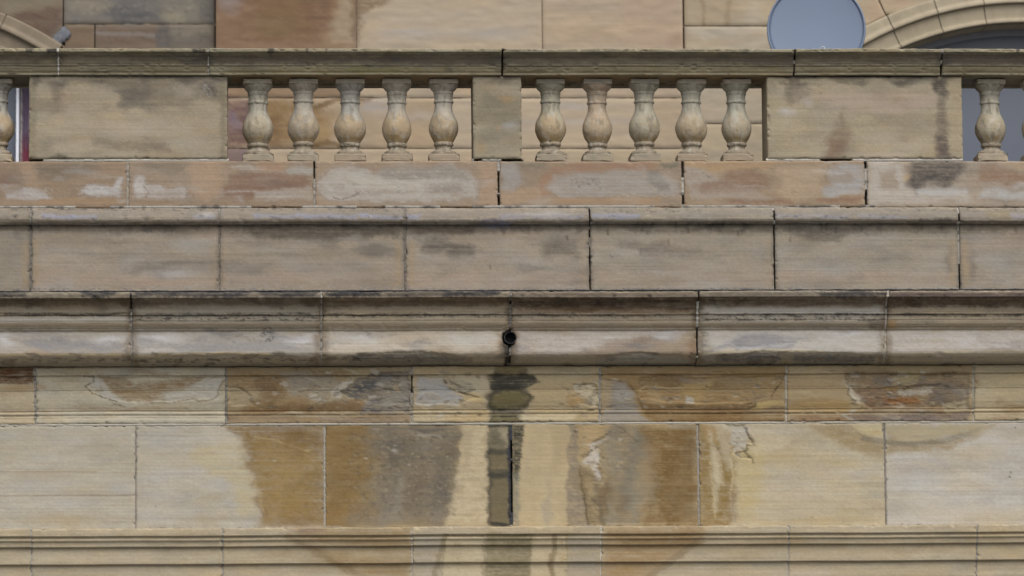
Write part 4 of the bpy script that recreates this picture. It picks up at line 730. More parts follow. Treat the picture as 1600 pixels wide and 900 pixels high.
W.P((118, 106, 92), .75, [1225, 130, 1262, 128, 1262, 155, 1240, 162, 1226, 150], 8, 8).P((96, 88, 78), .7, [1230, 121, 1250, 121, 1248, 130, 1234, 130], 4, 4).B((196, 188, 182), .8, 1228, 174, 16, 8).B((186, 176, 168), .7, 1262, 160, 10, 12).P((184, 162, 146), .6, [1270, 146, 1370, 142, 1400, 146, 1460, 148, 1460, 172, 1380, 178, 1290, 170], 10, 9)
W.P((132, 110, 90), .7, [1315, 168, 1322, 190, 1332, 210, 1326, 226, 1314, 246, 1286, 246, 1288, 222, 1300, 208, 1310, 188], 10, 7).P((140, 104, 78), .45, [1294, 222, 1322, 220, 1314, 247, 1290, 246], 6, 5).P((74, 68, 64), .88, [1460, 122, 1480, 122, 1484, 142, 1474, 150, 1462, 146], 5, 5).P((112, 100, 90), .75, [1464, 150, 1478, 150, 1480, 248, 1462, 248], 6, 5).P((88, 76, 74), .75, [1464, 210, 1480, 206, 1482, 246, 1462, 246], 6, 5).P((150, 136, 112), .5, [1360, 178, 1460, 176, 1460, 200, 1370, 200], 10, 9)
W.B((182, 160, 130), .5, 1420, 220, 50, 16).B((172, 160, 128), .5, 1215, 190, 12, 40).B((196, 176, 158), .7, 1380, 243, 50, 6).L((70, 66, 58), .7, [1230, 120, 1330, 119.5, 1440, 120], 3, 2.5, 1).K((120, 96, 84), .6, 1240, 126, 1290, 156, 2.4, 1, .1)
die('die', 1199, 1503.5, (172, 158, 130), W, 503)
W = Weather()
die('die', -250, -62, (168, 154, 128), W, 504)
die('die', 1660, 1760, (168, 154, 128), W, 505)

# --- balusters: square cap, turned vase, square foot
def worn_block(name, x, y, w, z0, z1, parent, base, seed, d=.012):
    bm = bmesh.new(); bmesh.ops.create_cube(bm, size=1)
    bmesh.ops.scale(bm, vec=(w, w, z1 - z0), verts=bm.verts); bmesh.ops.translate(bm, vec=(x, y, (z0 + z1) / 2), verts=bm.verts)
    bmesh.ops.subdivide_edges(bm, edges=bm.edges, cuts=5, use_grid_fill=True)
    rng = random.Random(seed)
    V = np.array([v.co[:] for v in bm.verts]); bm.verts.index_update()
    F = [tuple(v.index for v in f.verts) for f in bm.faces]; bm.free()
    # worn arrises: pull points on edges and corners inwards
    c = np.array([x, y, (z0 + z1) / 2]); h = np.array([w / 2, w / 2, (z1 - z0) / 2]); q = np.abs(V - c) > h * .999
    on = q.sum(1)
    n = gn(V[:, 0] * 40 + seed, V[:, 2] * 40 + V[:, 1] * 30, seed)
    pull = np.where(on >= 2, .003 + .010 * np.clip(n + .1, 0, 1), 0.0008 * n)
    V = V - np.sign(V - c) * q * pull[:, None]
    n = fbm(V[:, 0] * 30 + seed, V[:, 2] * 40, seed, 3); C = .92 * lin(base) * (1 + .22 * n)[:, None]
    C *= 1 + .05 * np.stack([n, n * 0, -n], 1)
    return build(name, V, F, M_STONE, parent, C, smooth=False)
VASE = [(133.0, 22.6), (135, 22.6), (137.5, 21.8), (140, 20.0), (142.5, 17.4), (144.3, 15.7), (144.7, 15.4), (145.0, 16.0), (149.0, 15.4), (149.6, 14.7), (158.6, 14.3), (159.2, 15.4), (160.8, 15.9), (162.5, 15.3), (163.1, 14.0), (167, 13.8), (172, 14.4), (177, 15.6), (182, 17.9), (187, 20.5), (192, 22.6), (197, 23.9), (202, 24.3), (207, 23.8), (212, 22.2), (217, 19.6), (221, 16.8), (223.4, 15.4), (223.9, 14.8), (224.4, 15.4), (226.2, 16.0), (228.4, 15.9), (229.8, 14.8), (230.4, 13.3), (232.6, 12.8), (235.2, 13.8), (236.2, 16.4), (237.4, 19.2), (239, 20.8), (241.5, 21.2), (244.6, 20.8)]
def baluster(u, seed, tint):
    yb = .195; rng = random.Random(seed)
    x = at(u, 185, yb)[0]; k = 1 / px_per_m(185, yb)
    vz = np.array(VASE); vz[8:34, 0] += rng.uniform(-1.1, 1.1); vz[16:26, 1] *= rng.uniform(.97, 1.03); vv = np.interp(np.linspace(0, len(vz) - 1, 110), np.arange(len(vz)), vz[:, 0]); rr = np.interp(np.linspace(0, len(vz) - 1, 110), np.arange(len(vz)), vz[:, 1])
    z = np.array([at(800, v, yb)[2] for v in vv])
    th = np.linspace(0, 2 * math.pi, 57)[:-1]; nt = len(th)
    T, R = np.meshgrid(th, rr, indexing='ij'); _, Vv = np.meshgrid(th, vv, indexing='ij'); _, Zz = np.meshgrid(th, z, indexing='ij')
    A = np.cos(T) * 2.2; B = np.sin(T) * 2.2
    chipn = np.clip(gn(A * 2.4 + seed * 9, Vv / 5 + B * 2, seed + 70) - .36, 0, 1) * 5.0
    R = R * (1 + rng.uniform(-.03, .02) * ss(180, 200, Vv) + rng.uniform(-.02, .02)) - chipn * (ss(155, 160, Vv) * (1 - ss(164, 168, Vv)) + ss(221, 224, Vv) + (1 - ss(140, 146, Vv))) + .75 * fbm(A * .8 + seed * 3.1 + Vv / 30, B * .8 + Vv / 24, seed, 3)
    X = x + np.cos(T) * R * k + rng.uniform(-.006, .006) * (Zz - z.mean()); Yy = yb + np.sin(T) * R * k
    n = fbm(A * 1.3 + seed * 5, Vv / 9 + B * .7, seed + 5, 4).ravel(); n2 = fbm(A * 5 + seed, Vv / 3 + B * 3, seed + 8, 3).ravel(); n3 = fbm(A * .7 + seed * 2, Vv / 26 + B * .5, seed + 9, 2).ravel()
    V_ = Vv.ravel()
    grey, buff, foot = lin(tint[0]) * 1.18, lin(tint[1]) * .55 + lin((158, 147, 124)) * .45, lin((142, 131, 113))
    t = (ss(172, 196, V_ + 14 * n3 + 6 * n))[:, None]; C = grey * (1 - t) + buff * t
    t = ss(221, 227, V_)[:, None]; C = C * (1 - t) + foot * t
    t = (ss(.22, .5, n2) * ss(195, 208, V_ + 12 * n) * (1 - ss(218, 222, V_)) * .6)[:, None]; C = C * (1 - t) + lin((98, 84, 62)) * t
    t = (ss(212, 220, V_ + 6 * n) * (1 - ss(221, 224, V_)) * .6)[:, None]; C = C * (1 - t) + lin((136, 112, 66)) * t
    t = (ss(.15, .5, fbm(A + seed * 7, Vv / 14 + B, seed + 31, 3)) * .5).ravel()[:, None]; C = C * (1 - t) + lin((178, 172, 160)) * t
    t = (ss(.05, .45, fbm(A * 1.1 + seed * 1.7, Vv / 20 + B, seed + 61, 4)) * rng.uniform(.25, .6)).ravel()[:, None]; C = C * (1 - t) + lin((104, 96, 82)) * t
    t = (ss(.0, .5, n2 + n) * (1 - ss(146, 170, V_)) * .5)[:, None]; C = C * (1 - t) + lin((112, 104, 88)) * t
    C = .98 * C * (1 + .15 * n + .12 * n2)[:, None]
    nv = len(vv); P = np.stack([X, Yy, Zz], 2).reshape(-1, 3)
    i = np.arange(nt)[:, None]; j = np.arange(nv - 1)[None, :]; i2 = (i + 1) % nt
    Q = np.stack([(i * nv + j).ravel(), (i * nv + j + 1).ravel(), (i2 * nv + j + 1).ravel(), (i2 * nv + j).ravel()], 1)
    o = build('baluster', P, Q, M_STONE, balustrade, C)
    rx = rng.uniform(-.002, .002)
    worn_block('cap', x + rx, yb, 45.5 * k, at(800, 131.2, yb - .09)[2], z_soffit - .004, o, (178, 169, 152), seed)
    worn_block('foot', x - rx, yb, 48.5 * k, z_base + .002, at(800, 239.2, yb - .1)[2], o, rng.choice([(150, 136, 116), (146, 136, 118), (156, 144, 124)]), seed + 1)
    return o
TINTS = [((158, 152, 136), (164, 152, 130)), ((160, 152, 138), (168, 150, 128)), ((152, 148, 138), (170, 146, 116)), ((162, 154, 140), (172, 146, 112)), ((166, 158, 144), (166, 144, 114)), ((160, 154, 134), (172, 148, 114)), ((168, 150, 128), (170, 148, 122)), ((158, 152, 134), (158, 146, 124)), ((158, 152, 136), (170, 150, 122)), ((156, 152, 136), (166, 152, 130))]
US = [403, 474, 547, 620, 693, 860, 933, 1006.5, 1080, 1150.5, 1547, 1620, -3]
for i, u in enumerate(US):
    baluster(u, 900 + i * 13, TINTS[i % 10])

# --- coping
W = Weather()
GRN = (132, 118, 84)
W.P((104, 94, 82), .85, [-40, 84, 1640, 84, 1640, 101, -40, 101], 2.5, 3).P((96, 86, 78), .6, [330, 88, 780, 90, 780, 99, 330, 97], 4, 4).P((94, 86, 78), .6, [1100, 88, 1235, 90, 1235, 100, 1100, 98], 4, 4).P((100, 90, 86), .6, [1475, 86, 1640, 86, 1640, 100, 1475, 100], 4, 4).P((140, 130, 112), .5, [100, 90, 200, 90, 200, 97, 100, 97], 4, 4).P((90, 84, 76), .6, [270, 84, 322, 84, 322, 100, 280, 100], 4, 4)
W.P(GRN, .6, [360, 106, 1240, 106, 1240, 113, 360, 113], 4, 5).P((150, 132, 88), .5, [420, 108, 560, 107, 700, 108, 700, 113, 420, 113], 4, 4).P((112, 118, 66), .5, [540, 106, 620, 106, 620, 113, 540, 113], 5, 4).P((116, 104, 80), .6, [-20, 106, 325, 106, 325, 113, -20, 113], 3, 4).P(GRN, .6, [1250, 106, 1640, 106, 1640, 113, 1250, 113], 4, 5)
for x0, x1 in ((418, 428), (478, 482), (508, 511), (300, 322), (40, 52), (1586, 1592), (74, 90)): W.P((48, 46, 48), .9, [x0, 75, x1, 75, x1 - 1, 82, x0 + 1, 82], 1.5, 1.5)
W.P((62, 58, 58), .7, [419, 80, 427, 80, 424, 88, 421, 88], 1.5, 1)
W.K((206, 202, 192), .85, -20, 74, 1640, 77.5, 2.2, 3.2, .26, 2).K((92, 88, 80), .6, -20, 76, 1640, 82, 2.4, 1.6, .12, 2)  # pale specks paint glints on the lit top edge, then darker speckle
for x in (91, 325, 785, 1241, 1471): W.P((84, 78, 70), .7, [x - 9, 84, x + 9, 84, x + 7, 102, x - 7, 102], 4, 3)
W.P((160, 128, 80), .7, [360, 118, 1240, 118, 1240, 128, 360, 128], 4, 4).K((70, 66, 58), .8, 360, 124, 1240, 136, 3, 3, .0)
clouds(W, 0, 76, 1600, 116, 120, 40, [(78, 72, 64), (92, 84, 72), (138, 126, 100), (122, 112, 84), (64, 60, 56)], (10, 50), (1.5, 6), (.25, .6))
cp = [(75.5, -.085), (80.8, -.085), (81.8, -.070)] + curve(82.4, -.068, 101, -.018, -.010, 9) + [(102.4, -.018), (103.3, -.004)] + curve(104, -.006, 113.5, .014, .006, 6) + [(114.4, .014), (115, .010), (117, .012)]
cp += [(float(proj((0, y, z_soffit))[1]), y) for y in (.022, .10, .20, .30, .355)]
ze = z_soffit - .006
cp += [(float(proj((0, .36, ze))[1]), .36), (float(proj((0, .39, ze))[1]), .39)]
JG = [LEFT, -142, 91, 325.5, 785, 1241.5, 1471.5, 1705, RIGHT]
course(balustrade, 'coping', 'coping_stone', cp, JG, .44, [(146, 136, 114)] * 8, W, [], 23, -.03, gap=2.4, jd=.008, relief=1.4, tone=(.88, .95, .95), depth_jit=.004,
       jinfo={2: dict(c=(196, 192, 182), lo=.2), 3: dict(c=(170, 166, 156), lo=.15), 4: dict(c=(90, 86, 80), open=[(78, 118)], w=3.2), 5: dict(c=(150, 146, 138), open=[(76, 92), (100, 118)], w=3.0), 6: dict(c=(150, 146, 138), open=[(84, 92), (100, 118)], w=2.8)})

# ================================================================== roof terrace and the taller building behind
YB, YW = 2.30, 2.38                              # faces of the middle bay and of the flanking walls
zf = z_base - .10
xl, xr = at(LEFT, 300, .4)[0] - .3, at(RIGHT, 300, .4)[0] + .3
M_ROOF = plain('terrace_asphalt', (.16, .155, .15), .9, 0, .12, 5, .2)
o = build('terrace_floor', [(xl, .40, zf), (xr, .40, zf), (xr, 3.4, zf), (xl, 3.4, zf)], [(0, 1, 2, 3)], M_ROOF); tag(o, kind='structure')
rear = tag(empty('rear_building', (0, YW, zf)), 'upper sandstone building with arched windows rising behind the balustrade', 'building')
def rear_stone(parent, name, v0, v1, fl, fr, y, base, w, seed, step=3.0, depth=.25, edge=.006):
    """ashlar between two side lines given as x(z)"""
    z1, z0 = at(702, v0, y)[2], at(702, v1, y)[2]
    k = 1 / px_per_m(100, y); nv = max(4, int((z1 - z0) / (k * step))); zs = np.linspace(z1 - .9 * k, z0 + .9 * k, nv)
    wid = max(fr(z) - fl(z) for z in zs); nu = max(4, int(wid / (k * step)))
    X = np.array([[fl(z) + .9 * k + (fr(z) - fl(z) - 1.8 * k) * t for z in zs] for t in np.linspace(0, 1, nu)])
    Z = np.repeat(zs[None, :], nu, 0); Y = np.full_like(X, y)
    P = np.stack([X, Y, Z], 2).reshape(-1, 3); PX, PY = proj(P)
    C = np.repeat(lin(base)[None, :], len(PX), 0)
    n1 = fbm(PX / 120, PY / 30, seed, 3); n2 = fbm(PX / 34, PY / 10, seed + 3, 4); n3 = gn(PX / 150, PY / 2.4, seed + 5)
    C *= (1 + .10 * n1 + .07 * n2 + .03 * n3)[:, None]; C *= 1 + np.stack([.05 * n1, 0 * n1, -.08 * n1], 1)
    C, D = weather(w, PX, PY, C); lum = (C @ np.array([.3, .6, .1]))[:, None]; C = .60 * (lum + .85 * (C - lum))
    e = np.zeros_like(X); e[0] = e[-1] = edge; e[:, 0] = e[:, -1] = edge
    Y = Y + D.reshape(Y.shape) + e + .003 * fbm(PX / 30, PY / 12, seed, 3).reshape(Y.shape)
    P = np.stack([X, Y, Z], 2); V = [P.reshape(-1, 3)]; CC = [C]; n0 = nu * nv; rest = []
    loop = np.concatenate([P[:, 0], P[-1, 1:], P[-2::-1, -1], P[0, -2:0:-1]]); lc = C.reshape(nu, nv, 3)
    lcl = np.concatenate([lc[:, 0], lc[-1, 1:], lc[-2::-1, -1], lc[0, -2:0:-1]])
    b = loop.copy(); b[:, 1] = y + depth; n = len(loop); V += [loop, b]; CC += [lcl, lcl]
    for i in range(n): rest.append((n0 + i, n0 + (i + 1) % n, n0 + n + (i + 1) % n, n0 + n + i))
    return build(name, np.concatenate(V), (gridfaces(nu, nv), rest), M_REAR, parent, np.concatenate(CC))
def ux(u, y, v=100):
    x = at(u, v, y)[0]; return lambda z: x

# --- the middle bay
W = Weather()
W.P((148, 112, 82), .92, [338, -60, 520, -60, 525, 20, 500, 74, 338, 74], 16, 12).P((156, 122, 92), .7, [338, -30, 370, -30, 368, 74, 338, 74], 12, 8).P((140, 108, 68), .7, [400, -10, 490, -10, 480, 60, 410, 60], 16, 12).B((146, 122, 84), .6, 420, 40, 50, 20).P((132, 100, 74), .6, [470, -40, 512, -40, 512, 40, 480, 40], 10, 9).B((168, 158, 156), .6, 358, 4, 20, 20)
W.P((192, 170, 140), .7, [535, -30, 553, -20, 552, 70, 520, 70, 515, 40, 530, 20], 8, 7).B((120, 96, 68), .7, 552, 40, 6, 40).P((140, 112, 76), .8, [540, -10, 620, -10, 600, 6, 570, 20, 562, 50, 558, 70, 556, 20], 6, 7)
W.P((202, 186, 162), .5, [600, 10, 840, 10, 840, 70, 590, 70], 12, 9).B((190, 184, 180), .6, 640, 52, 60, 10).B((188, 182, 178), .5, 770, 52, 60, 12).B((186, 158, 122), .5, 930, 55, 60, 14).P((200, 168, 140), .5, [960, -20, 1066, -20, 1066, 74, 980, 74], 16, 10).B((178, 140, 114), .6, 1055, 62, 14, 14)
W.P((134, 100, 90), .93, [350, 155, 404, 155, 408, 190, 396, 230, 350, 230], 9, 8).P((152, 134, 146), .6, [356, 175, 372, 172, 376, 200, 360, 205], 6, 6).P((120, 92, 96), .5, [380, 160, 400, 160, 398, 225, 380, 215], 7, 6).P((158, 122, 70), .9, [404, 155, 480, 155, 500, 165, 520, 185, 520, 230, 398, 230], 14, 10).P((138, 104, 64), .7, [410, 180, 440, 176, 440, 228, 404, 228], 8, 7).P((196, 164, 110), .6, [470, 190, 520, 184, 520, 215, 470, 220], 8, 7)
W.L((132, 102, 62), .8, [490, 168, 530, 156, 580, 154], 4, 4, 4).L((128, 98, 58), .8, [488, 226, 510, 222, 545, 230], 4, 3, 3).P((188, 184, 180), .6, [570, 155, 620, 156, 600, 180, 560, 176], 8, 7).B((196, 184, 170), .6, 660, 182, 70, 8).B((190, 182, 176), .7, 900, 165, 80, 5).B((192, 184, 176), .6, 900, 190, 120, 6).P((150, 128, 130), .6, [355, 232, 398, 232, 398, 250, 355, 250], 6, 5).B((196, 160, 112), .5, 720, 140, 40, 8)
bayw = mortar_strips('bay', rear, [bed(153, 330, 1072, YB, 1.6, .012, c=(176, 166, 150), lo=.1), bed(232, 330, 1072, YB, 1.6, .012, c=(150, 140, 124), lo=.2)] +
    [dict(k='v', u=u, w=1.8, prof=(np.linspace(a, b, 30), np.full(30, YB)), y=YB, d=.010, c=(120, 104, 88), dc=(78, 68, 58)) for u, a, b in ((557.5, -70, 153), (848, -70, 153), (702, 153, 232), (1006, 153, 232), (420, 232, 320), (860, 232, 320))])
zz = lambda v: v
rows = [(-70, 153, [336.5, 557.5, 848, 1068.5], [(168, 138, 104), (204, 182, 150), (204, 180, 148)]), (153, 232, [336.5, 702, 1006, 1068.5], [(198, 172, 136), (206, 184, 152), (202, 178, 144)]), (232, 322, [336.5, 420, 860, 1068.5], [(150, 122, 104), (206, 182, 148), (204, 182, 146)])]
s = 700
for a, b, js, bs in rows:
    for i in range(len(js) - 1):
        rear_stone(bayw, 'stone', a, b, ux(js[i], YB), ux(js[i + 1], YB), YB, bs[i], W, s); s += 11

# --- arches and the walls they stand in
pi_ = at(1600, 36, YW); ph = at(1410, 75, YW)
ACX = pi_[0]; dz = pi_[2] - ph[2]; dx = abs(ACX - ph[0]); RIN = (dx * dx + dz * dz) / (2 * dz); ACZ = pi_[2] - RIN
po = at(1385, 25, YW); ROUT = math.hypot(po[0] - ACX, po[2] - ACZ)
pm = at(1465, 17, YW); RMID = math.hypot(pm[0] - ACX, pm[2] - ACZ)
XM = at(702, 100, YW)[0]
def ang(u, v):
    p = at(u, v, YW); return math.atan2(p[2] - ACZ, p[0] - ACX)
JT = [ang(1408, 75), ang(1473, 50), ang(1541, 38)]
stepa = (JT[0] - JT[2]) / 2
JT = sorted([JT[2] - stepa * k for k in range(1, 6)] + JT + [JT[0] + stepa * k for k in range(1, 6)])
zs_ = at(1600, 118, YW)[2]; TA = math.asin((zs_ - ACZ) / RIN); JT = [t for t in JT if TA + .05 < t < math.pi - TA - .05]; JT = [TA] + JT + [math.pi - TA]; XJ = RIN * math.cos(TA)
dR = RMID - RIN
RP = [(ROUT, YW + .012), (ROUT - .002, YW - .030), (RMID + .010, YW - .030), (RMID, YW - .040), (RMID - .016, YW - .046), (RMID - .028, YW - .044), (RMID - .034, YW - .012), (RIN + .045, YW - .004), (RIN + .034, YW - .006), (RIN + .026, YW - .024), (RIN + .006, YW - .026), (RIN, YW - .012), (RIN, YW + .10), (RIN, YW + .20), (RIN, YW + .29)]
def arch(sign, wthr):
    cx = ACX if sign > 0 else 2 * XM - ACX
    # backing ring of mortar
    th = np.linspace(TA, math.pi - TA, 90); V = []
    for t in th:
        for r, y in RP: V.append((cx + (r + (.006 if y > YW + .05 else -.004)) * math.cos(t), y + .008, ACZ + (r + (.006 if y > YW + .05 else -.004)) * math.sin(t)))
    o = build('arch', V, gridfaces(90, len(RP), True), M_MORTAR, rear, np.repeat(lin((104, 94, 80))[None, :], len(V), 0))
    rp = np.array(RP); q = np.linspace(0, len(rp) - 1, 56); rr = np.interp(q, np.arange(len(rp)), rp[:, 0]); ry = np.interp(q, np.arange(len(rp)), rp[:, 1])
    for i in range(len(JT) - 1):
        g = .0035 / RIN; ts = np.linspace(JT[i] + g, JT[i + 1] - g, 24)
        T, Rr = np.meshgrid(ts, rr, indexing='ij'); _, Yy = np.meshgrid(ts, ry, indexing='ij')
        P = np.stack([cx + sign * Rr * np.cos(T), Yy, ACZ + Rr * np.sin(T)], 2).reshape(-1, 3)
        PX, PY = proj(P); sd = 40 + i * 5 + (0 if sign > 0 else 300)
        base = random.Random(sd).choice([(186, 172, 146), (190, 176, 150), (182, 168, 142)]) if sign > 0 else random.Random(sd).choice([(150, 136, 116), (146, 134, 118)])
        C = np.repeat(lin(base)[None, :], len(PX), 0)
        n = fbm(T.ravel() * 30, Rr.ravel() * 6, sd, 4); n3 = gn(T.ravel() * 260, Rr.ravel() * 5, sd + 2)
        C = C * (1 + .12 * n + .05 * n3)[:, None]; C, D = weather(wthr, PX, PY, C); C = C * .64
        build('voussoir', P, gridfaces(24, 56, sign > 0), M_REAR, o, C)
    return o, cx
W = Weather()
aR, cxR = arch(1, W); aL, cxL = arch(-1, W)
def arc_r(z):
    if z < zs_: return ACX - XJ
    q = ROUT ** 2 - (z - ACZ) ** 2; return ACX - math.sqrt(max(q, 0))
def arc_l(z): return 2 * XM - arc_r(z)
def radial(u, v):
    p = at(u, v, YW); s_ = (p[0] - ACX) / (p[2] - ACZ)
    return lambda z: ACX + s_ * (z - ACZ)
rad = radial(1408, 75)
zm = at(702, -70, YW)[2]
W = Weather()
W.B((192, 160, 120), .5, 1120, 15, 40, 30).L((160, 132, 94), .5, [1095, 0, 1100, 20, 1098, 38], 3, 3, 3).L((164, 138, 100), .5, [1140, 0, 1136, 38], 4, 4, 3).B((210, 196, 170), .6, 1180, 20, 18, 30).B((200, 190, 172), .5, 1110, 50, 50, 8).B((202, 164, 132), .6, 1365, 18, 22, 26).B((196, 158, 128), .5, 1410, 4, 30, 10).B((190, 164, 128), .5, 1120, 66, 50, 6)
def backing(fl, fr):
    zs = np.linspace(zf - .1, zm, 80); V = []
    for z in zs: V += [(fl(z), YW + .07, z), (fr(z), YW + .07, z)]
    return build('side_wall', V, gridfaces(80, 2, True), M_MORTAR, rear, np.repeat(lin((110, 100, 86))[None, :], len(V), 0))
wr = backing(ux(1066, YW), lambda z: arc_r(z) + .03)
for b_ in (bed(40, 1066, 1352, YW, 1.6, .012, c=(132, 118, 100), lo=.5), bed(193, 1066, 1325, YW, 1.6, .012, c=(128, 114, 96), lo=.5)): mortar_strips('mortar_bed', wr, [b_])
rear_stone(wr, 'stone', -70, 40, ux(1069.5, YW), lambda z: min(rad(z), arc_r(z)), YW, (200, 180, 146), W, 801)
rear_stone(wr, 'stone', 40, 118, ux(1069.5, YW), arc_r, YW, (204, 186, 156), W, 812)
rear_stone(wr, 'stone', 118, 193, ux(1069.5, YW), arc_r, YW, (204, 186, 156), W, 813)
rear_stone(wr, 'stone', 193, 330, ux(1069.5, YW), arc_r, YW, (206, 186, 152), W, 823)
rear_stone(wr, 'stone', -70, 22, rad, arc_r, YW, (200, 180, 146), W, 834)
W = Weather()
W.P((118, 92, 76), .85, [20, 18, 60, 14, 98, 10, 98, 40, 80, 55, 68, 72, 40, 52, 24, 36], 9, 7).P((150, 138, 112), .7, [0, -10, 60, -20, 90, -20, 80, 10, 30, 18, 8, 24], 9, 8).P((126, 120, 116), .7, [104, -20, 240, -20, 260, 20, 200, 36, 170, 30, 150, 36, 110, 30], 9, 9).P((98, 98, 100), .7, [160, 14, 200, 8, 250, 22, 250, 36, 190, 36], 9, 8).P((172, 158, 128), .6, [110, 0, 150, -6, 180, 10, 150, 22, 112, 20], 10, 8).P((176, 164, 134), .6, [255, 20, 290, 22, 290, 36, 262, 37], 5, 6)
W.P((142, 116, 88), .8, [106, 42, 146, 42, 146, 74, 100, 74], 9, 7).P((134, 108, 86), .8, [150, 42, 250, 42, 250, 74, 150, 74], 10, 7).P((104, 102, 100), .8, [244, 40, 262, 40, 270, 74, 244, 74], 5, 5).P((150, 140, 120), .8, [264, 42, 332, 42, 332, 74, 270, 74], 7, 6).P((110, 106, 100), .6, [300, -10, 335, -10, 335, 40, 318, 38, 312, 20], 7, 6).P((104, 96, 90), .5, [260, 56, 332, 54, 332, 74, 260, 74], 6, 6).K((182, 172, 150), .5, 104, -20, 335, 36, 5, 1.4, .2).K((84, 82, 82), .5, 104, -20, 335, 74, 6, 1.6, .2).L((158, 152, 146), .6, [150, 52, 240, 55], 3, 3, 2)
wl = backing(lambda z: arc_l(z) - .03, ux(338, YW))
mortar_strips('mortar_bed', wl, [bed(38.3, 100, 338, YW, 1.8, .010, c=(140, 128, 108), lo=.05, dc=(84, 80, 76))])
radl = lambda z: 2 * XM - rad(z)
rear_stone(wl, 'stone', -70, 38.3, ux(98.5, YW), ux(336, YW), YW, (140, 132, 118), W, 845)
rear_stone(wl, 'stone', -70, 116, arc_l, ux(98.5, YW), YW, (142, 126, 104), W, 850)
rear_stone(wl, 'stone', 38.3, 117, ux(100.5, YW), ux(148, YW), YW, (140, 120, 96), W, 856)
rear_stone(wl, 'stone', 38.3, 118, ux(148, YW), ux(336, YW), YW, (138, 122, 104), W, 867)
rear_stone(wl, 'stone', 118, 330, arc_l, ux(336, YW), YW, (146, 126, 104), W, 878)
# beyond the arches, and the wall that carries on above the picture
WP = Weather(); outer = at(RIGHT, 100, YW)[0]; outl = 2 * XM - outer
apexR = lambda z: ACX + (ACX - arc_r(z)) if z < ACZ + ROUT else ACX
apexL = lambda z: 2 * XM - apexR(z)
for v0_, v1_ in ((-70, 24), (24, 118), (118, 330)):
    rear_stone(wr, 'stone', v0_, v1_, apexR, (lambda z: outer), YW, (196, 178, 148), WP, 901 + v1_, 8)
    rear_stone(wl, 'stone', v0_, v1_, (lambda z: outl), apexL, YW, (150, 134, 112), WP, 951 + v1_, 8)
upper = build('upper_wall', [(outl, YW + .07, zm - .05), (outer, YW + .07, zm - .05), (outer, YW + .07, zm + 2.2), (outl, YW + .07, zm + 2.2)], [(0, 1, 2, 3)], M_MORTAR, rear, np.repeat(lin((110, 100, 86))[None, :], 4, 0))
for r_i, (v0_, v1_) in enumerate(((-300, -185), (-185, -70))):
    js = [-330 + (150 if r_i else 0)] + [u for u in range(-40 + 150 * r_i, 1900, 300)] + [1930]
    js = sorted(set(js)); js[0] = -330
    for i in range(len(js) - 1): rear_stone(upper, 'stone', v0_, v1_, ux(js[i], YW), ux(js[i + 1], YW), YW, ((200, 180, 148), (186, 164, 130), (196, 178, 150))[(i + r_i) % 3], WP, 1001 + 17 * i + r_i, 8)
# the grey lead dressing that closes the joint above the left arch
pA, pB = at(71, 73, YW - .004), at(101, 41, YW - .004)
d_ = (pB - pA) / np.linalg.norm(pB - pA); nrm = np.array([d_[2], 0, -d_[0]])
V, F = [], []
nn = 16
for i in range(nn):
    t = i / (nn - 1); p = pA + (pB - pA) * t; jw = .004 * math.sin(i * 2.3)
    wd = .07 * (.75 + .5 * t) * (1 - .5 * max(0, (t - .85) / .15) ** 2)
    for s_, yy in ((-.006 + jw, .03), (-.006 + jw, -.008), (.2 * wd, -.010), (.7 * wd, -.009), (wd + 2 * jw, -.004), (wd + 2 * jw, .03)): V.append(p + nrm * s_ + np.array([0, yy, 0]))
build('lead_dressing', V, gridfaces(nn, 6, True), plain('old_lead', (.11, .115, .13), .6, .0, .3, 40, .5), rear)

# --- arched windows
M_GLASS = plain('dim_glass', tuple(lin((88, 93, 104))), .35, 0, .03, 4)
M_FRAME = plain('grey_frame_paint', tuple(lin((120, 124, 132))), .5, 0, .1, 20)
M_WHITE = plain('white_frame_paint', tuple(lin((226, 228, 234))), .5, 0, .05, 20)
def window(cx, white):
    yf = YW + .24; n = 60; V, F = [], []
    for i in range(n + 1):
        t = TA + (math.pi - 2 * TA) * i / n
        for r, y in ((RIN + .01, yf), (RIN - .035, yf), (RIN - .045, yf + .012), (RIN - .045, yf + .06)): V.append((cx + r * math.cos(t), y, ACZ + r * math.sin(t)))
    o = build('window', V, gridfaces(n + 1, 4, True), M_FRAME, rear)
    ts = [TA + (math.pi - 2 * TA) * i / n for i in range(n + 1)]
    V = [(cx + RIN * math.cos(t), yf + .05, ACZ + RIN * math.sin(t)) for t in ts]
    V += [(cx - XJ, yf + .05, zf - .1), (cx + XJ, yf + .05, zf - .1)]
    build('pane', V, [tuple(range(n + 1)) + (n + 1, n + 2)], M_GLASS, o)
    return o, yf
wR, yf = window(cxR, False); wL, yf = window(cxL, True)
def box(name, x0, x1, y0, y1, z0, z1, mat, parent, bevel=.004):
    bm = bmesh.new(); bmesh.ops.create_cube(bm, size=1); bmesh.ops.scale(bm, vec=(x1 - x0, y1 - y0, z1 - z0), verts=bm.verts)
    bmesh.ops.translate(bm, vec=((x0 + x1) / 2, (y0 + y1) / 2, (z0 + z1) / 2), verts=bm.verts)
    if bevel: bmesh.ops.bevel(bm, geom=bm.edges[:], offset=bevel, segments=2, affect='EDGES')
    bm.verts.index_update(); V = [v.co[:] for v in bm.verts]; F = [tuple(v.index for v in f.verts) for f in bm.faces]; bm.free()
    return build(name, V, F, mat, parent)
xa, xb = at(25.5, 190, yf)[0], at(30, 190, yf)[0]
box('mullion', xa, xb, yf - .03, yf + .045, zf, zs_ + .3, M_WHITE, wL)
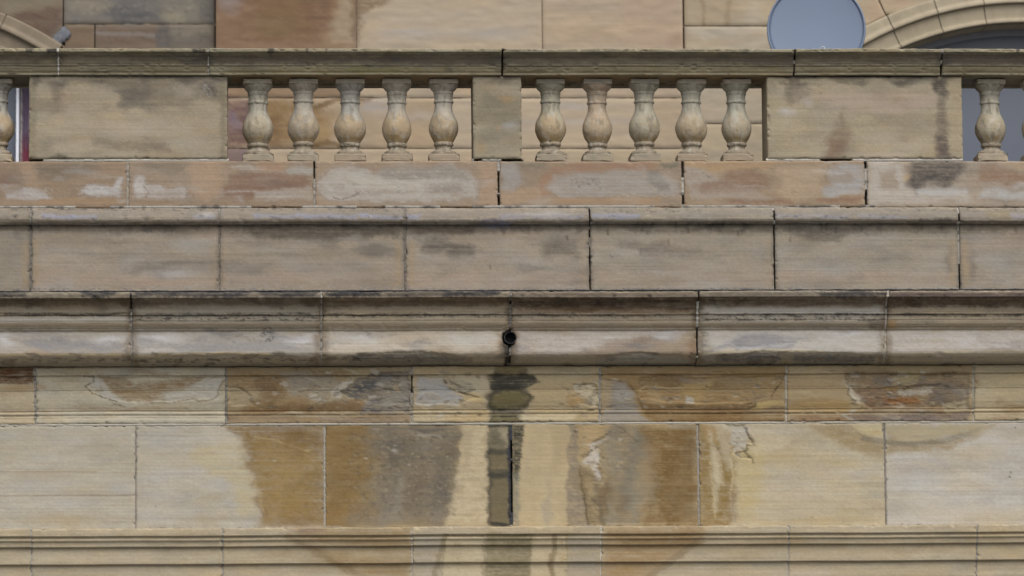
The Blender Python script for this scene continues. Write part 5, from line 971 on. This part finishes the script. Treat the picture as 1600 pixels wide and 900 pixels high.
# purple and crimson curtain hanging inside the white mullion
us = np.linspace(31.5, 130, 60); V, C = [], []
for u in us:
    x = at(u, 190, yf)[0]
    for v in np.linspace(60, 255, 40):
        V.append((x, yf + .030 + .010 * math.sin(u * .9), at(800, v, yf)[2]))
V = np.array(V); PX, PY = proj(V)
t = ss(205, 240, PY + 8 * gn(PX / 9, PY / 12, 3))[:, None]
C = lin((112, 98, 116)) * (1 - t) + lin((122, 62, 78)) * t
C = C * (1 + .35 * fbm(PX / 7, PY / 16, 9, 3))[:, None]
t = (1 - ss(31.5, 36 + 0 * PX, PX + 2.0 * gn(PX / 5, PY / 9, 4)))[:, None]; C = C * (1 - t) + lin((196, 190, 184)) * t
build('curtain', V, gridfaces(60, 40), stone_material('purple_cloth', bump=.1, grain=.1, bed=0), wL, C)

# ================================================================== the round grey dish on the terrace
yd = 1.35; pc = at(1275.5, 46, yd); kd = 1 / px_per_m(30, yd); Rd = 77.5 * kd
dish = tag(empty('satellite_dish', (pc[0], yd, zf)), 'plain blue-grey round dish standing behind the coping near the right arch', 'dish')
M_DISH = plain('grey_dish_paint', tuple(lin((106, 119, 140))), .42, 0, .03, 3)
M_RIM = plain('dish_rim_paint', tuple(lin((107, 119, 139))), .45, 0, .05, 8)
def disc(name, prof, mat, parent, tilt, nseg=96):
    V = []
    for i in range(nseg):
        t = 2 * math.pi * i / nseg
        for r, dy in prof: V.append((r * math.cos(t), dy, r * math.sin(t)))
    V = np.array(V)
    c, s_ = math.cos(tilt[0]), math.sin(tilt[0]); V = np.stack([V[:, 0], V[:, 1] * c - V[:, 2] * s_, V[:, 1] * s_ + V[:, 2] * c], 1)
    c, s_ = math.cos(tilt[1]), math.sin(tilt[1]); V = np.stack([V[:, 0] * c - V[:, 1] * s_, V[:, 0] * s_ + V[:, 1] * c, V[:, 2]], 1)
    V = V + pc; nv = len(prof); i = np.arange(nseg)[:, None]; j = np.arange(nv - 1)[None, :]; i2 = (i + 1) % nseg
    Q = np.stack([(i * nv + j).ravel(), (i2 * nv + j).ravel(), (i2 * nv + j + 1).ravel(), (i * nv + j + 1).ravel()], 1)
    return build(name, V, Q, mat, parent)
tl = (math.radians(-2), math.radians(-6))
disc('reflector', [(.001, .018)] + [(Rd * q, .018 * (1 - q * q)) for q in np.linspace(.1, .965, 14)] + [(Rd * .965, .012)] + [(Rd * q, .012 + .018 * (1 - q * q)) for q in np.linspace(.93, .02, 8)], M_DISH, dish, tl)
rr_ = .008
disc('rim', [(Rd * .975 + rr_ * math.cos(a), -.002 + 1.6 * rr_ * math.sin(a)) for a in np.linspace(0, 2 * math.pi, 17)], M_RIM, dish, tl)
M_STEEL = plain('galvanised_steel', (.42, .43, .45), .45, .7, .1, 30)
def tube(name, p0, p1, r, mat, parent, n=20):
    p0, p1 = np.array(p0, float), np.array(p1, float); d = (p1 - p0) / np.linalg.norm(p1 - p0)
    a = np.cross(d, [0, 0, 1.0] if abs(d[2]) < .9 else [1.0, 0, 0]); a /= np.linalg.norm(a); b = np.cross(d, a)
    V = [p + r * (a * math.cos(2 * math.pi * i / n) + b * math.sin(2 * math.pi * i / n)) for p in (p0, p1) for i in range(n)]
    F = [(i, (i + 1) % n, n + (i + 1) % n, n + i) for i in range(n)] + [tuple(range(n - 1, -1, -1)), tuple(range(n, 2 * n))]
    return build(name, V, F, mat, parent, smooth=False)
tube('mast', (pc[0], yd + .16, zf), (pc[0], yd + .16, pc[2] + .05), .024, M_STEEL, dish)
box('bracket', pc[0] - .06, pc[0] + .06, yd + .10, yd + .15, pc[2] - .09, pc[2] + .07, M_STEEL, dish)
box('base_plate', pc[0] - .16, pc[0] + .16, yd + .0, yd + .32, zf, zf + .012, M_STEEL, dish, .003)

# ================================================================== the drain spout in the cornice
kp = 1 / px_per_m(528, -.25); ps = at(797.5, 527.8, -.262)
spout = tag(empty('drain_spout', (ps[0], -.2, ps[2])), 'short round black drain pipe poking out of the cornice joint above the dark drip stain', 'drain pipe')
M_PIPE = plain('black_iron', (.018, .020, .026), .5, 0, .3, 80, .3)
M_BORE = plain('bore_shade', (.004, .0045, .006), .8, 0, .2, 60)  # near-black colour stands in for the darkness inside the pipe
M_LIP = plain('worn_lip_metal', (.10, .10, .095), .55, 0, .5, 70, .3)
def ring(name, prof, mat, parent, n=40):
    V = [(ps[0] + r * math.cos(2 * math.pi * i / n), y, ps[2] + r * math.sin(2 * math.pi * i / n)) for i in range(n) for r, y in prof]
    nv = len(prof); i = np.arange(n)[:, None]; j = np.arange(nv - 1)[None, :]; i2 = (i + 1) % n
    Q = np.stack([(i * nv + j).ravel(), (i2 * nv + j).ravel(), (i2 * nv + j + 1).ravel(), (i * nv + j + 1).ravel()], 1)
    return build(name, V, Q, mat, parent)
ro = 9.3 * kp
ring('pipe', [(ro, -.08), (ro, -.266), (ro * .96, -.268)], M_PIPE, spout)
ring('lip', [(ro * 1.0, -.2665), (ro * .99, -.2715), (ro * .965, -.2725), (ro * .945, -.270)], M_LIP, spout)
ring('bore', [(ro * .95, -.270), (ro * .94, -.255), (ro * .93, -.205), (.0008, -.203)], M_BORE, spout)

# a curl of old wire on the coping
pw = at(1286, 74.0, -.06); kw_ = 1 / px_per_m(75, -.06); V = []; nt = 60
zc_ = at(800, 75.5, -.085)[2]
for i in range(nt):
    t = i / (nt - 1); a = -math.pi * .5 + t * 2 * math.pi * 1.25; r = (3.2 - .9 * t) * kw_
    c = np.array([pw[0] + r * math.cos(a) * 1.1, -.05 + .02 * t, zc_ + 2.6 * kw_ + r * math.sin(a)])
    for j in range(6):
        b = 2 * math.pi * j / 6; V.append(c + .0016 * (np.array([math.cos(a), 0, math.sin(a)]) * math.cos(b) + np.array([0, 1, 0]) * math.sin(b)))
i = np.arange(nt - 1)[:, None]; j = np.arange(6)[None, :]; j2 = (j + 1) % 6
Q = np.stack([(i * 6 + j).ravel(), (i * 6 + j2).ravel(), ((i + 1) * 6 + j2).ravel(), ((i + 1) * 6 + j).ravel()], 1)
o = build('wire_curl', V, Q, plain('pale_wire', (.55, .55, .52), .4, .2, .1, 50)); tag(o, 'tiny curl of pale wire on top of the coping in front of the dish', 'wire')
